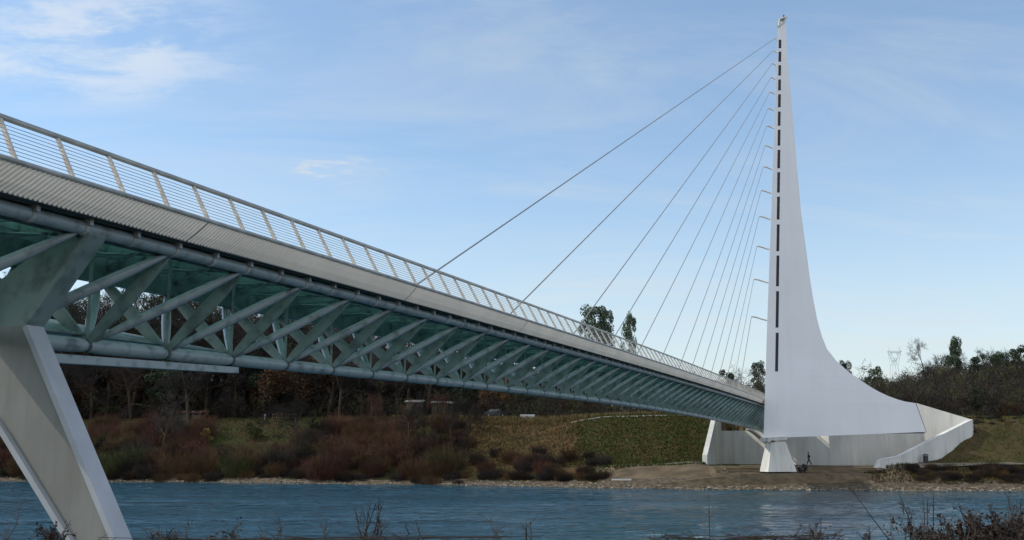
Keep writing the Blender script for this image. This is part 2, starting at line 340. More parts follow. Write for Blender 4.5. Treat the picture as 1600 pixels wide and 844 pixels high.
for sgn in (1, -1):
    q = lambda p: p if sgn > 0 else 2 * PB - p
    m = MB(); loft(m, lambda u: [(q(PE + .10), zt(u) + .02), (q(PE + 1.0), zt(u) + .02), (q(PE + 1.0), zt(u) - .16), (q(PE + .10), zt(u) - .16)]); part(m, 'edge_kerb', 'granite')
    m = MB(); m.tube([B(u, q(PE + .03), zt(u) - .03) for u in us], .065, 8); part(m, 'edge_bead', 'rail', smooth=True)
    # ribbed edge panels, leaning slightly inwards, ribs raked towards the near bank
    k0 = -1; RK = -.48
    for k in range(k0, 13):
        a = max(UA, U0 + (4 + 8 * k) * S + .02); b = min(UZ, U0 + (12 + 8 * k) * S - .02)
        if b <= a: continue
        m = MB(); n = int((b - a) / .127)
        A = [(0, -.07), (.06, -.24), (.15, -.44), (.28, -.63)]
        def pt(u, j_, dp): f_ = (-A[j_][1] - .07) / .56; uu = u + RK * f_; return B(uu, q(PE + A[j_][0] + dp), zt(uu) + A[j_][1])
        for i in range(n):
            u = a + (b - a) * i / n; w_ = (b - a) / n
            for c0, c1_, dp, dq in ((0, .25, .024, 0), (.25, .62, 0, 0), (.62, .87, 0, .024), (.87, 1, .024, .024)):
                for j_ in range(3): m.face([pt(u + w_ * c0, j_, dp), pt(u + w_ * c1_, j_, dq), pt(u + w_ * c1_, j_ + 1, dq), pt(u + w_ * c0, j_ + 1, dp)])
        part(m, 'edge_panel', 'fascia')
    m = MB(); loft(m, lambda u: [(q(PE + .28), zt(u) - .635), (q(PE + .66), zt(u) - .60), (q(PE + .66), zt(u) - .54), (q(PE + .28), zt(u) - .60)]); part(m, 'panel_lip', 'joint')
    m = MB(); loft(m, lambda u: [(q(PE + .12), zt(u) - .09), (q(PE + .30), zt(u) - .50), (q(PE + .36), zt(u) - .50), (q(PE + .2), zt(u) - .09)]); part(m, 'panel_backing', 'joint')
    m = MB(); loft(m, lambda u: [(q(PE + 1.00), zt(u) - .16), (q(PE + 1.03), zt(u) - .16), (q(PE + 1.03), zt(u) - .97), (q(PE + 1.00), zt(u) - .97)], us[::2])
    loft(m, lambda u: [(q(PE + .62), zt(u) - .56), (q(PE + .99), zt(u) - .56), (q(PE + .99), zt(u) - .62), (q(PE + .62), zt(u) - .62)], us[::2]); part(m, 'edge_beam', 'steel')
    # top chord
    m = MB(); pts = []; rs = []
    for i in range(-12, 206):
        u = UB - 2 * S + i * S / 2
        if u < UA or u > UZ: continue
        pts.append(B(u, q(PE + .76), zt(u) - .80)); rs.append(.16)
    m.tube(pts, rs, 12); tc_ = part(m, 'top_chord', 'tube', smooth=True)
    far_b = MB(); nb = 0
    u = UB - 10 * S
    while u < UZ:
        m = MB() if (sgn > 0 and nb < 95) else far_b; nb += 1
        m.tube([B(u - .05, q(PE + .76), zt(u) - .80), B(u + .05, q(PE + .76), zt(u) - .80)], .18, 12)
        m.box(B(u, q(PE + .60), zt(u) - .66), AX * .05, LT * .10, UP * .10)
        if m is not far_b: m.build('chord_bracket', M['rail'], br)
        u += S
    o = far_b.build('chord_bracket', M['rail'], br); o['kind'] = 'stuff'
# bottom chord, pinched where the frames meet it
m = MB(); pts = []; rs = []; u = UB - 3 * 2 * S
while u < UZ:
    for f, r in ((0, .13), (.04, .165), (.13, .188), (.5, .192), (.87, .188), (.96, .165)):
        v = u + f * 2 * S
        if UA < v < UZ: pts.append(B(v, PB, zb(v))); rs.append(r)
    u += 2 * S
m.tube(pts, rs, 14); part(m, 'bottom_chord', 'tube', smooth=True)
m = MB()   # slim rail plate hung below the chord beside the pier
for a, b in ((17.9, 26.6),): m.hexa([B(a, PB - .35, zb(a) - .52), B(b, PB - .35, zb(b) - .42), B(b, PB - .05, zb(b) - .42), B(a, PB - .05, zb(a) - .52), B(a, PB - .35, zb(a) - .30), B(b, PB - .35, zb(b) - .24), B(b, PB - .05, zb(b) - .24), B(a, PB - .05, zb(a) - .30)])
part(m, 'service_rail', 'tube')
m = MB()   # broad web plate widening from the pier
m.hexa([B(17.9, PB + .1, zb(18) + .30), B(27.5, PB + .1, zb(27) + .22), B(27.5, PB + .45, zb(27) + .24), B(17.9, PB + 1.7, zb(18) + .30), B(17.9, PB + .1, zb(18) + .36), B(27.5, PB + .1, zb(27) + .27), B(27.5, PB + .45, zb(27) + .29), B(17.9, PB + 1.7, zb(18) + .95)])
part(m, 'web_plate', 'steel')
NM = int((UZ - UB) / (2 * S)) + 1
tubes_far = MB()
for k in range(-2, NM):
    u = UB + k * 2 * S; m = MB(); zc = zt(u)
    for sgn in (1, -1):
        q = lambda p: p if sgn > 0 else 2 * PB - p
        if k == -1: continue
        # leaf-shaped plate from the bottom chord up to the top chord
        a = B(u, q(PB - .10), zb(u) + .12); b = B(u, q(PE + .85), zc - .86); d = (b - a); nrm = AX.cross(d.normalized())
        ws = [(0, .07), (.12, .13), (.4, .185), (.65, .185), (.9, .13), (1, .09)]
        L1 = [a + d * t_ + nrm * w_ for t_, w_ in ws]; L2 = [a + d * t_ - nrm * w_ for t_, w_ in ws]
        for i in range(len(ws) - 1):
            m.hexa([L1[i] - AX * .045, L1[i + 1] - AX * .045, L2[i + 1] - AX * .045, L2[i] - AX * .045, L1[i] + AX * .045, L1[i + 1] + AX * .045, L2[i + 1] + AX * .045, L2[i] + AX * .045])
    # cross beam under the glass, deeper in the middle
    P_ = [(PE + .9, zc - .62), (PE + .9, zc - .17), (PF - .9, zc - .17), (PF - .9, zc - .62), (PB + 1.2, zc - .52), (PB, zc - .48), (PB - 1.2, zc - .52)]
    m.prism([B(u - .05, p, z) for p, z in P_], AX * .10)
    m.tube([B(u, PB, zb(u) + .1), B(u, PB, zc - .45)], .045, 6)
    m.tube([B(u, PE + .95, zc - .5), B(u + 2 * S, PF - .95, zt(u + 2 * S) - .5)], .035, 5)
    m.tube([B(u, PF - .95, zc - .5), B(u + 2 * S, PE + .95, zt(u + 2 * S) - .5)], .035, 5)
    part(m, 'truss_frame', 'steel')
    if k < NM - 1:
        m = MB(); uh = u + S; zh = zt(uh)
        m.prism([B(uh - .04, p, z) for p, z in [(PE + .98, zh - .45), (PE + .98, zh - .15), (PF - .98, zh - .15), (PF - .98, zh - .45)]], AX * .08)
        m.box(B(uh, PB, zh - .46), AX * .11, LT * 2.25, UP * .012)
        part(m, 'cross_beam', 'steel')
    for sgn in (1, -1):
        q = lambda p: p if sgn > 0 else 2 * PB - p
        v = u + 2 * S; a = B(u + .15, q(PB - .12), zb(u) + .14); b = B(v - .12, q(PE + .80), zt(v) - .92)
        if v > UZ: continue
        ts = [0, .08, .25, .5, .75, .92, 1]; rr = [.05, .085, .125, .14, .125, .085, .06]
        mm = MB() if (sgn > 0 or k < 30) else tubes_far
        mm.tube([a.lerp(b, t_) for t_ in ts], rr, 8)
        if mm is not tubes_far: part(mm, 'diagonal_strut', 'tube', smooth=True)
o = part(tubes_far, 'diagonal_strut', 'tube', smooth=True); o['kind'] = 'stuff'
m = MB()   # long stringers below the glass
for p in (PE + 1.5, PE + 2.3, PB, PF - 2.3, PF - 1.5):
    loft(m, lambda u: [(p - .04, zt(u) - .14), (p + .04, zt(u) - .14), (p + .04, zt(u) - .34), (p - .04, zt(u) - .34)], us[::4])
part(m, 'stringer', 'steel')
# collars where frames meet the bottom chord
for k in range(-2, NM):
    m = MB(); u = UB + k * 2 * S; m.tube([B(u - .06, PB, zb(u)), B(u + .06, PB, zb(u))], .155, 12)
    part(m, 'chord_collar', 'joint')
m = MB(); c = [B(u, PB, zb(u) - .32 - .014 * max(0, u - 150) ** 1.55 * .9) for u in (150, 154, 158, 162, 166, 170, 173)]
for a, b in zip(c, c[1:]): m.hexa([a - LT * .3 - UP * .12, b - LT * .3 - UP * .12, b + LT * .3 - UP * .12, a + LT * .3 - UP * .12, a - LT * .3 + UP * .12, b - LT * .3 + UP * .12, b + LT * .3 + UP * .12, a + LT * .3 + UP * .12])
part(m, 'end_beam', 'concrete')
# railings
for sgn in (1, -1):
    q = lambda p: p if sgn > 0 else 2 * PB - p
    m = MB(); loft(m, lambda u: [(q(PE + .50), zt(u) + 1.00), (q(PE + .61), zt(u) + 1.04), (q(PE + .63), zt(u) + 1.00), (q(PE + .585), zt(u) + .90), (q(PE + .50), zt(u) + .93)])
    hr = part(m, 'railing', 'rail')
    for k in range(8):
        f = .10 + k * .098
        m = MB(); m.tube([B(u, q(PE + .055 + .50 * f), zt(u) + .03 + .95 * f) for u in us[::2]], .0085, 5); m.build('rail_wire', M['rail'], hr)
    n1 = 98 if sgn > 0 else 2
    far = MB()
    for n in range(-6, 101):
        u = U0 + n * S; m = MB() if (sgn > 0 and n < 92) else far
        a = [(PE + .00, .0), (PE + .10, .0), (PE + .615, .97), (PE + .54, .97)]
        m.prism([B(u - .035, q(p), zt(u) + z) for p, z in a], AX * .07)
        if m is not far: m.build('rail_post', M['post'], hr)
    o = far.build('rail_post', M['post'], hr); o['kind'] = 'stuff'
# pier with splayed legs, in the plane across the bridge
PU = 17.55
prof = [(16.25, 4.66), (17.85, 2.72), (15.02, -1.87), (12.98, -5.3), (12.6, -6.6), (13.6, -6.6), (14.05, -5.3), (16.31, -1.9), (18.6, .62), (PB, .80)]
top_ = [(PB, 3.75), (17.9, 4.35), (17.0, 4.74)]
def mir(l): return [(2 * PB - p, z) for p, z in l]
legR = prof + top_
for side in (0, 1):
    L_ = legR if not side else mir(legR)
    # arm and leg, split so that every face is convex
    arm = [L_[0], L_[1], (L_[9][0], L_[1][1]), L_[10], L_[11], L_[12]]
    leg = [L_[1], L_[2], L_[7], L_[8], L_[9], (L_[9][0], L_[1][1])]
    low = [L_[2], L_[3], L_[4], L_[5], L_[6], L_[7]]
    m = MB(); m.prism([B(PU + .10, p, z) for p, z in arm], AX * .36); part(m, 'pier_arm', 'steel')
    m = MB()
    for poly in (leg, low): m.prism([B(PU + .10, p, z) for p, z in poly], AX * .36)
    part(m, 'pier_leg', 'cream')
M['flange'] = mat('pier_edge_paint', (.40, .42, .46), .5, col2=(.33, .35, .38), scale=1.2, detail=8)
for side in (0, 1):                     # flanges standing proud round the edges
    q = (lambda p: p) if not side else (lambda p: 2 * PB - p)
    for run, wd, fm in (([(16.25, 4.66), (17.85, 2.72)], .12, 'steel'), ([(17.85, 2.72), (15.02, -1.87), (12.98, -5.3), (12.6, -6.6)], .12, 'flange'), ([(13.6, -6.6), (14.05, -5.3), (16.31, -1.9), (18.6, .62), (PB, .80)], .12, 'flange')):
        m = MB()
        off = []; base_ = []
        for i, (p, z) in enumerate(run):
            a = Vector(run[max(i - 1, 0)]); b = Vector(run[min(i + 1, len(run) - 1)]); d = (b - a).normalized(); nn = Vector((-d.y, d.x))
            if run[0][0] > 14 and nn.x < 0: nn = -nn
            if run[0][0] < 14 and nn.x > 0: nn = -nn
            off.append((p + nn.x * wd, z + nn.y * wd)); base_.append((p - nn.x * .012, z - nn.y * .012))
        run = base_
        for i in range(len(run) - 1):
            m.hexa([B(PU - .02, q(run[i][0]), run[i][1]), B(PU - .02, q(run[i + 1][0]), run[i + 1][1]), B(PU - .02, q(off[i + 1][0]), off[i + 1][1]), B(PU - .02, q(off[i][0]), off[i][1]),
                    B(PU + .48, q(run[i][0]), run[i][1]), B(PU + .48, q(run[i + 1][0]), run[i + 1][1]), B(PU + .48, q(off[i + 1][0]), off[i + 1][1]), B(PU + .48, q(off[i][0]), off[i][1])])
        part(m, 'pier_flange', fm)
    m = MB(); m.box(B(PU + .2, q(13.1), -6.0), AX * .9, LT * .9, UP * 1.2); part(m, 'pier_footing', 'concrete')
# ------------------------------------------------------------------ pylon
BT = radians(12); FN = Vector((sin(BT), -cos(BT), 0)); FD = Vector((cos(BT), sin(BT), 0))
P0 = at(1193, 685, 139.0)
fp = lambda x, y: onplane(x, y, P0, FN)
py = thing('pylon', 'tall white fin-shaped mast with a curved back edge and a row of dark slots', 'mast', tuple(Vector((P0.x, P0.y, 2.1))))
LE = [(42, 1215.8), (150, 1211.3), (330, 1205.3), (480, 1199.6), (623, 1195), (686, 1193)]
RE = [(31, 1227.6), (97, 1231), (173, 1238), (245, 1244), (330, 1251.5), (388, 1259.4), (430, 1264.8), (468, 1270.8), (500, 1277), (525, 1284), (545, 1292), (563, 1306), (582, 1327), (602, 1356), (612, 1373), (618.5, 1387), (624, 1402), (627.5, 1414), (630, 1430.5)]
def cr(y): return interp(y, [(30, 1219.6), (62, 1218.6 + 2.6), (580, 1211 + 4.5), (690, 1210 + 5)])
rows = [34, 60, 97, 135, 173, 210, 245, 290, 330, 360, 388, 410, 430, 450, 468, 484, 500, 513, 525, 535, 545, 554, 563, 572, 582, 592, 602, 612, 618.5, 624, 627.5, 630]
def bot(x): return interp(x, [(1193, 686), (1232, 682), (1280, 677), (1330, 675.2), (1447, 675)])
m = MB(); fr = []
rows2 = rows + [645, 660]
for y in rows2:
    l = fp(interp(y, LE), y); c_ = fp(cr(y), y)
    xr = interp(y, RE) if y <= 630 else lerp(1430.5, 1447, (y - 630) / 45)
    r = fp(xr, y)
    th_ = lerp(.55, 2.3, (y - 30) / 650); fr.append((l, c_ + FN * .10 * th_, r, l.lerp(c_, .8) - FN * th_, r - FN * .35))
bl = fp(1193, 686); bc = fp(cr(684), 684); brr = fp(1447, 675)
fr.append((bl, bc + FN * .2, brr, bl.lerp(bc, .8) - FN * 2.3, brr - FN * .35))
# build face strips with many columns so the paint shading stays even
n = 5
m.v = [tuple(p) for f_ in fr for p in f_]
for k in range(len(fr) - 1):
    for a, b in ((0, 1), (1, 2), (2, 4), (4, 3), (3, 0)): m.f.append((k * n + a, (k + 1) * n + a, (k + 1) * n + b, k * n + b)); m.m.append(0)
m.f.append((0, 1, 2, 4, 3)); m.m.append(0); m.f.append(tuple((len(fr) - 1) * n + i for i in (0, 3, 4, 2, 1))); m.m.append(0)
body = part(m, 'mast_shaft', 'white', py)
slots = [(62.3, 75.6), (80.9, 96.8), (102.1, 118.4), (124.5, 141.6), (147.6, 168.1), (174.5, 196.9), (203, 228), (234.5, 263.3), (269.3, 301.2), (307.6, 343.5), (351, 392.8), (399.6, 447.8), (455.3, 512.2), (520.2, 580.8)]
def facept(x, y, e):      # point on the narrow front strip, raised by e
    l = fp(interp(y, LE), y); c_ = fp(cr(y), y); th_ = lerp(.55, 2.3, (y - 30) / 650); x0 = interp(y, LE); x1 = cr(y)
    return l.lerp(c_ + FN * .10 * th_, (x - x0) / (x1 - x0)) + FN * e
for y0, y1 in slots:
    m = MB(); w_ = lerp(1.9, 2.2, y0 / 600)
    x0 = cr(y0) - 2.6; x1 = cr(y1) - 2.6 - .5 * y1 / 600
    q4 = [facept(x0 - w_, y0, .012), facept(x0 + w_, y0, .012), facept(x1 + w_, y1, .012), facept(x1 - w_, y1, .012)]
    m.prism(q4, -FN * .03); sl_ = part(m, 'mast_slot', 'slot', py)
m = MB(); gp = [fp(1300, 676.6), fp(1446.5, 675.3), fp(1446.5, 677.2), fp(1320, 677.8)]; m.prism([p - FN * .25 for p in gp], -FN * .5); part(m, 'painted_shadow_strip', 'dark', py)  # dark strip painted in for the shadow between mast and wall
m = MB(); gp = [fp(1430.6, 630.5), fp(1432.2, 630.5), fp(1448.4, 675.5), fp(1446.8, 675.5)]; m.prism([p - FN * .05 for p in gp], -FN * .4); part(m, 'end_joint', mat('joint_filler', (.16, .12, .09), .8), py)
# crown frame on the tip
m = MB(); tp = [fp(1215.6, 42), fp(1217.6, 30.5), fp(1228.4, 27), fp(1224.5, 35)]
for a, b in zip(tp, tp[1:] + tp[:1]): m.tube([a + FN * .12, b + FN * .12], .11, 6)
part(m, 'tip_frame', 'concrete', py)
m = MB(); m.prism([p + FN * .04 for p in tp], -FN * .5); part(m, 'tip_hollow', 'steel', py)
m = MB(); a = fp(1224.5, 27); m.tube([a, a + UP * .35], .12, 8); part(m, 'tip_beacon', mat('beacon_red', (.25, .06, .06), .5), py)
tips = [(1210.9, 60), (1208.2, 79), (1206.7, 99.1), (1205.2, 120.7), (1202.9, 143.5), (1200.3, 169.2), (1198, 196.5), (1195.4, 227.3), (1192.7, 260.2), (1189.3, 297.4), (1186.3, 337.8), (1182.8, 384.5), (1177.9, 436), (1174.1, 494.4)]
anch = [14.8, 22.6, 30.5, 36.5, 42.4, 48.3, 54.2, 58.2, 62.2, 66.3, 70.2, 74.3, 78.5, 82.7]
for (x, y), na in zip(tips, anch):
    a = onplane(x, y, P0 - FN * .3, FN); rt = fp(interp(y + 4, LE) + 1, y + lerp(1.0, 6, y / 500)) - FN * .3
    m = MB(); mid_ = a.lerp(rt, .3) + UP * .05
    m.tube([a - UP * .05, a.lerp(rt, .06), mid_, a.lerp(rt, .65), rt], [.10, .11, .11, .10, .12], 7)
    k_ = part(m, 'cable_bracket', 'arm', py)
    u = U0 + na * S; b = B(u, PB, zt(u) + .02)
    m = MB(); m.tube([a, b], .038, 6); cb = part(m, 'stay_cable', 'cable', py)
    m = MB(); d = (a - b).normalized(); m.tube([b, b + d * 1.3], .085, 8); m.build('cable_socket', M['rail'], cb)
# pedestal under the mast
m = MB(); b0 = at(1200.5, 737.5, 137.6); wid = (at(1249, 737.5, 137.6) - b0).length
f0 = b0; f1 = b0 + FD * wid; t0 = onplane(1205.5, 690, b0 - FN * .5, FN); t1 = onplane(1227.5, 690, b0 - FN * .5, FN)
dd = -FN * 4.6
m.hexa([f0, f1, f1 - FN * 2.5, f0 - FN * 2.6, t0, t1, t1 - FN * 1.5, t0 - FN * 1.6])
pd_ = part(m, 'pedestal', 'concrete', py)
m = MB(); a = onplane(1200, 690, b0 - FN * .4, FN); b = onplane(1230, 687, b0 - FN * .4, FN); c_ = onplane(1230, 682, b0 - FN * .4, FN); d = onplane(1200, 684, b0 - FN * .4, FN)
m.prism([a, b, c_, d], -FN * 2.4); part(m, 'bearing_cap', 'concrete', py)
m = MB(); a = onplane(1210, 689.3, b0, FN); m.box(a - FN * .42, FD * .28, FN * .1, UP * .07); m.build('bearing_pad', M['dark'], pd_)
# ------------------------------------------------------------------ abutment
ab = thing('abutment', 'white concrete recess walls with raked wings behind the foot of the mast', 'wall', (45, 150, 2.9))
def wallplane(p, q): d = Vector((q[0] - p[0], q[1] - p[1], 0)).normalized(); return d, Vector((d.y, -d.x, 0))
# left wing
a, b = (27.8, 148.3), (33.3, 165.0); d, nn = wallplane(a, b); Q = Vector((a[0], a[1], 0))
pts = [(148.3, 2.6), (148.3, 4.2), (165.0, 10.1), (165.0, 2.6)]
poly = []
wl = lambda y, z: Vector((lerp(27.8, 33.3, (y - 148.3) / 16.7), y, z))
m = MB(); m.prism([wl(148.0, 2.3), wl(150, 2.3), wl(149.3, 4.75), wl(148.45, 4.4)], -nn * .7)
m.prism([wl(150, 2.3), wl(165.3, 2.3), wl(165.3, 11.4), wl(161.4, 11.1), wl(149.3, 4.75)], -nn * .7)
part(m, 'wing_wall', 'concrete', ab)
# rear wall
m = MB()
Wp = [(33.3, 165.1, 8.1), (35.0, 165.4, 8.1), (39.6, 162.2, 8.1), (46.0, 150.6, 9.2), (60.2, 150.5, 0), (65.2, 146.9, 0)]
tz = at(1432, 630, 150.5); tz2 = at(1519, 656, 146.9)
Wp[4] = (tz.x, 150.5, tz.z); Wp[5] = (tz2.x, 146.9, tz2.z)
for (x1, y1, z1), (x2, y2, z2) in zip(Wp, Wp[1:]):
    d = Vector((x2 - x1, y2 - y1, 0)).normalized(); nn = Vector((d.y, -d.x, 0))
    m.prism([(x1, y1, 2.4), (x2, y2, 2.4), (x2, y2, z2), (x1, y1, z1)], -nn * (1.9 if y1 > 152 else .8))
part(m, 'rear_wall', 'concrete', ab)
# block and columns under the far end of the deck
m = MB(); m.box(B(170, PB, 1.0) , AX * .8, LT * .5, UP * 3.2); m.box(B(173, PB, 2.2), AX * .7, LT * 3.4, UP * 3.9); part(m, 'deck_bearing', 'concrete', ab)
# right wing with its pale sloping cap
C0 = Vector((FX, FY, 0)); d, nn = Vector((tz2.x - FX, 146.9 - FY, 0)).normalized(), None; nn = Vector((d.y, -d.x, 0))
rp_ = lambda x, y: onplane(x, y, C0, nn)
pl = [rp_(1376, 731), rp_(1379, 718.5), rp_(1407, 713), rp_(1519.5, 656), rp_(1519.5, 712), rp_(1420, 742)]
m = MB(); m.prism([pl[0], pl[5], pl[2], pl[1]], -nn * .75); m.prism([pl[5], pl[4], pl[3], pl[2]], -nn * .75)
part(m, 'wing_wall', 'concrete', ab)
m = MB()
for a, b in ((pl[1], pl[2]), (pl[2], pl[3])):
    m.hexa([a + nn * .03, b + nn * .03, b - nn * .8, a - nn * .8, a + nn * .03 + UP * .07, b + nn * .03 + UP * .07, b - nn * .8 + UP * .07, a - nn * .8 + UP * .07])
a = rp_(1372, 731); b = rp_(1378, 718)
m.hexa([a + nn * .0 - d * .0, pl[0], pl[0] - nn * .78, a - nn * .78, b, pl[1] , pl[1] - nn * .78, b - nn * .78])
part(m, 'wing_coping', 'concrete', ab)
# ------------------------------------------------------------------ plaza, retaining wall, paths, kerbs
stone = mat('tan_stone', (.21, .165, .11), .9, col2=(.12, .095, .065), scale=.9, detail=10, stretch=(1, 1, 2.5), bump=.03, bscale=8, spec=.1)
rw = MB(); X0 = 27.5
for (x0, y0, h0), (x1, y1, h1) in zip([(20, 140.2, .7), (30, 137.6, 2.0), (41, 136.6, 2.12)], [(30, 137.6, 2.0), (41, 136.6, 2.12), (47, 136.5, 1.9)]):
    rw.hexa([(x0, y0, -.3), (x1, y1, -.3), (x1, y1 + .8, -.3), (x0, y0 + .8, -.3), (x0, y0, h0), (x1, y1, h1), (x1, y1 + .8, h1), (x0, y0 + .8, h0)])
tag(rw.build('retaining_wall', stone), 'low tan stone wall above the waterline in front of the white pedestal', 'wall')
st = MB()
for y0, z0 in ((140.1, 2.45), (141.6, 2.70), (143.1, 2.95)):
    st.abox(29.0, 49.5, y0, y0 + 1.6, z0 - .5, z0 + .004)
tag(st.build('plaza_steps', stone), kind='structure')
kb = MB()
kp = [Vector((lerp(13.5, 28.0, i / 10), lerp(149.6, 147.9, i / 10), 0)) for i in range(11)]
for p in kp: p.z = max(zter(p.x, p.y), zter(p.x, p.y - .5), zter(p.x, p.y + .4)) + .10
for a, b in zip(kp, kp[1:]):
    o1 = Vector((0, .45, 0)); dn = Vector((0, 0, -.4)); kb.hexa([a + dn, b + dn, b + o1 + dn, a + o1 + dn, a, b, b + o1, a + o1])
tag(kb.build('kerb', M['granite']), kind='structure')
kb = MB(); a = at(958, 738.5, 145.0); b = at(984, 742, 143.6)
zm = zter((a.x + b.x) / 2, (a.y + b.y) / 2); kb.box(((a.x + b.x) / 2, (a.y + b.y) / 2, zm + .05), Vector((1.3, -.3, 0)), Vector((0, .25, 0)), UP * .10); tag(kb.build('stone_slab', M['concrete']), 'short pale concrete slab lying on the ramp at the left end of the plaza', 'slab')
lw = MB(); wp = []
for i in range(13):
    X_ = lerp(9.5, 28, i / 12); Y_ = ysh(X_) * 0 + interp(X_, SH) + 26.2; wp.append(Vector((X_, Y_, zter(X_, Y_) + .17)))
for a, b in zip(wp, wp[1:]): lw.hexa([a - UP * .8, b - UP * .8, b + Vector((0, .35, -.8)), a + Vector((0, .35, -.8)), a, b, b + Vector((0, .35, 0)), a + Vector((0, .35, 0))])
tag(lw.build('low_wall', M['granite']), 'long thin pale wall running along the top of the planted green slope', 'wall')
def ribbon(name, pts, w, m_, lift=.03, n=60):
    mb = MB(); rows_ = []
    for i in range(n + 1):
        t_ = i / n * (len(pts) - 1); k = min(int(t_), len(pts) - 2); f = t_ - k
        p = Vector(pts[k]).lerp(Vector(pts[k + 1]), f); dd_ = (Vector(pts[k + 1]) - Vector(pts[k])).normalized(); s_ = Vector((-dd_.y, dd_.x)) * w / 2
        rows_.append([(p + s_ * q_) for q_ in (-1, 0, 1)])
    for a, b in zip(rows_, rows_[1:]):
        for j in range(2):
            mb.face([(v.x, v.y, max(zter(v.x, v.y), zter(v.x + .3, v.y), zter(v.x, v.y + .3)) + lift) for v in (a[j], a[j + 1], b[j + 1], b[j])][::-1])
    return tag(mb.build(name, m_), kind='structure')
pathm = mat('path_concrete', (.22, .19, .14), .85, var=.3, scale=.6, spec=.1)
ribbon('path', [(54.0, 138.6), (58, 138.8), (66, 138.6), (80, 138.0), (100, 136.5), (150, 134)], 1.7, pathm, .06, 90)
# ------------------------------------------------------------------ plants
random.seed(11)
tw = {'brown': leafmat('twigs_brown', (.044, .035, .030), (.026, .021, .019)), 'grey': leafmat('twigs_grey', (.058, .051, .047), (.032, .028, .026)),
      'red': leafmat('twigs_red', (.115, .050, .034), (.060, .033, .024)), 'rust': leafmat('twigs_rust', (.105, .062, .030), (.055, .035, .020)),
      'olive': leafmat('leaves_olive', (.075, .078, .028), (.035, .045, .018)), 'ever': leafmat('leaves_evergreen', (.060, .085, .050), (.030, .046, .028)),
      'yellow': leafmat('leaves_yellow', (.24, .18, .05), (.14, .11, .04)), 'dark': leafmat('twigs_dark', (.026, .022, .021), (.015, .013, .012))}
barkm = mat('bark', (.085, .068, .052), .95, var=.5, scale=4, stretch=(1, 1, .2), spec=.1)
def rnd(a, b): return random.uniform(a, b)
def rdir(up=0.):
    v = Vector((random.gauss(0, 1), random.gauss(0, 1), random.gauss(0, 1))); v.normalize(); v.z += up; return v.normalized()
def bare_tree_mesh(h, spread, twigs, dens=1.0, lean=0, leafy=0):
    tr_, cw = MB(), MB()
    def grow(p, d, ln, r, lev):
        n = 3; pts = [p]; rs = [r]; q_ = p.copy(); dd_ = d.copy()
        for i in range(n):
            dd_ = (dd_ + rdir() * (.10 + .07 * lev) + Vector((0, 0, .06 if lev else 0))).normalized()
            q_ = q_ + dd_ * ln / n; pts.append(q_.copy()); rs.append(r * (1 - .45 * (i + 1) / n))
        if lev < 3: (tr_ if lev < 2 else cw).tube(pts, rs, 6 if lev < 2 else 4, caps=False)
        else:
            for a, b, rr in zip(pts, pts[1:], rs): cw.strip(a, b + (b - a) * .1, rr)
        if lev >= 5: return
        k = [4, 5, 5, 5, 5][lev]
        if lev >= 3: k = int(round(k * dens + rnd(-.5, .5)))
        for i in range(k):
            f = rnd(.35, 1.0) if lev else rnd(.45, 1.0)
            j = min(int(f * n), n - 1); base = pts[j].lerp(pts[j + 1], f * n - j)
            nd = (dd_ * .55 + rdir(.12) * spread).normalized()
            grow(base, nd, ln * rnd(.52, .74), max(.024, rs[j] * .6), lev + 1)
            if leafy and lev >= 3:
                for _ in range(leafy):
                    c_ = base + rdir() * .5; a_ = rdir() * .14; b_ = rdir() * .12; cw.face([c_ - a_, c_ + b_, c_ + a_, c_ - b_])
    grow(Vector((0, 0, -.3)), Vector((lean, 0, 1)).normalized(), h * .42, h * .021, 0)
    return tr_, cw
def leafy_mesh(h, rx, lumps, leaves, size=.30, cone=False, trunk=True, low=.3):
    tr_, cw = MB(), MB()
    if trunk:
        tr_.tube([(0, 0, -.3), (.1, 0, h * .3), (0, .1, h * .62), (0, 0, h * .9)], [h * .022, h * .018, h * .011, .03], 7)
    cs = []
    for i in range(lumps):
        f = rnd(low, .96); rr = rx * (1 - f * .85 if cone else sqrt(max(.08, 1 - ((f - .6) / .5) ** 2)))
        a_ = rnd(0, 2 * pi); q_ = rnd(.2, .85) * rr
        c_ = Vector((q_ * cos(a_), q_ * sin(a_), f * h)); cs.append((c_, rx * rnd(.22, .42) * (.6 if cone else 1)))
        if trunk: cw.strip(Vector((0, 0, max(.1 * h, c_.z - h * .15))), c_, .04)
    for i in range(leaves):
        c_, r = random.choice(cs); v = rdir() * r * rnd(.35, 1.0) ** .6; v.z *= .75; p = c_ + v
        a_ = rdir() * size * rnd(.5, 1.1); b_ = a_.cross(rdir()).normalized() * size * rnd(.35, .8)
        cw.face([p - a_, p + b_ * .6 - a_ * .2, p + a_, p - b_])
    return tr_, cw
def shrub_mesh(h, r, stems, subs, w_=.016):
    cw = MB()
    for i in range(stems):
        a_ = rnd(0, 2 * pi); q_ = rnd(0, 1) ** .7 * r * .55
        p = Vector((q_ * cos(a_), q_ * sin(a_), -.15)); d_ = (Vector((cos(a_) * rnd(0, .6), sin(a_) * rnd(0, .6), 1)) + rdir() * .22).normalized()
        ln = h * rnd(.55, 1.05) * (1 - .35 * q_ / r); pts = [p]; q = p.copy()
        for k in range(3): d_ = (d_ + rdir() * .13).normalized(); q = q + d_ * ln / 3; pts.append(q.copy())
        for k in range(3): cw.strip(pts[k], pts[k + 1] + (pts[k + 1] - pts[k]) * .1, w_ * (1 - .22 * k) * 1.3)
        for k in range(subs):
            f = rnd(.2, 1); j = min(int(f * 3), 2); b_ = pts[j].lerp(pts[j + 1], f * 3 - j)
            cw.strip(b_, b_ + (d_ + rdir() * .8).normalized() * ln * rnd(.12, .3), w_ * .7)
    return cw
PROTO = {}
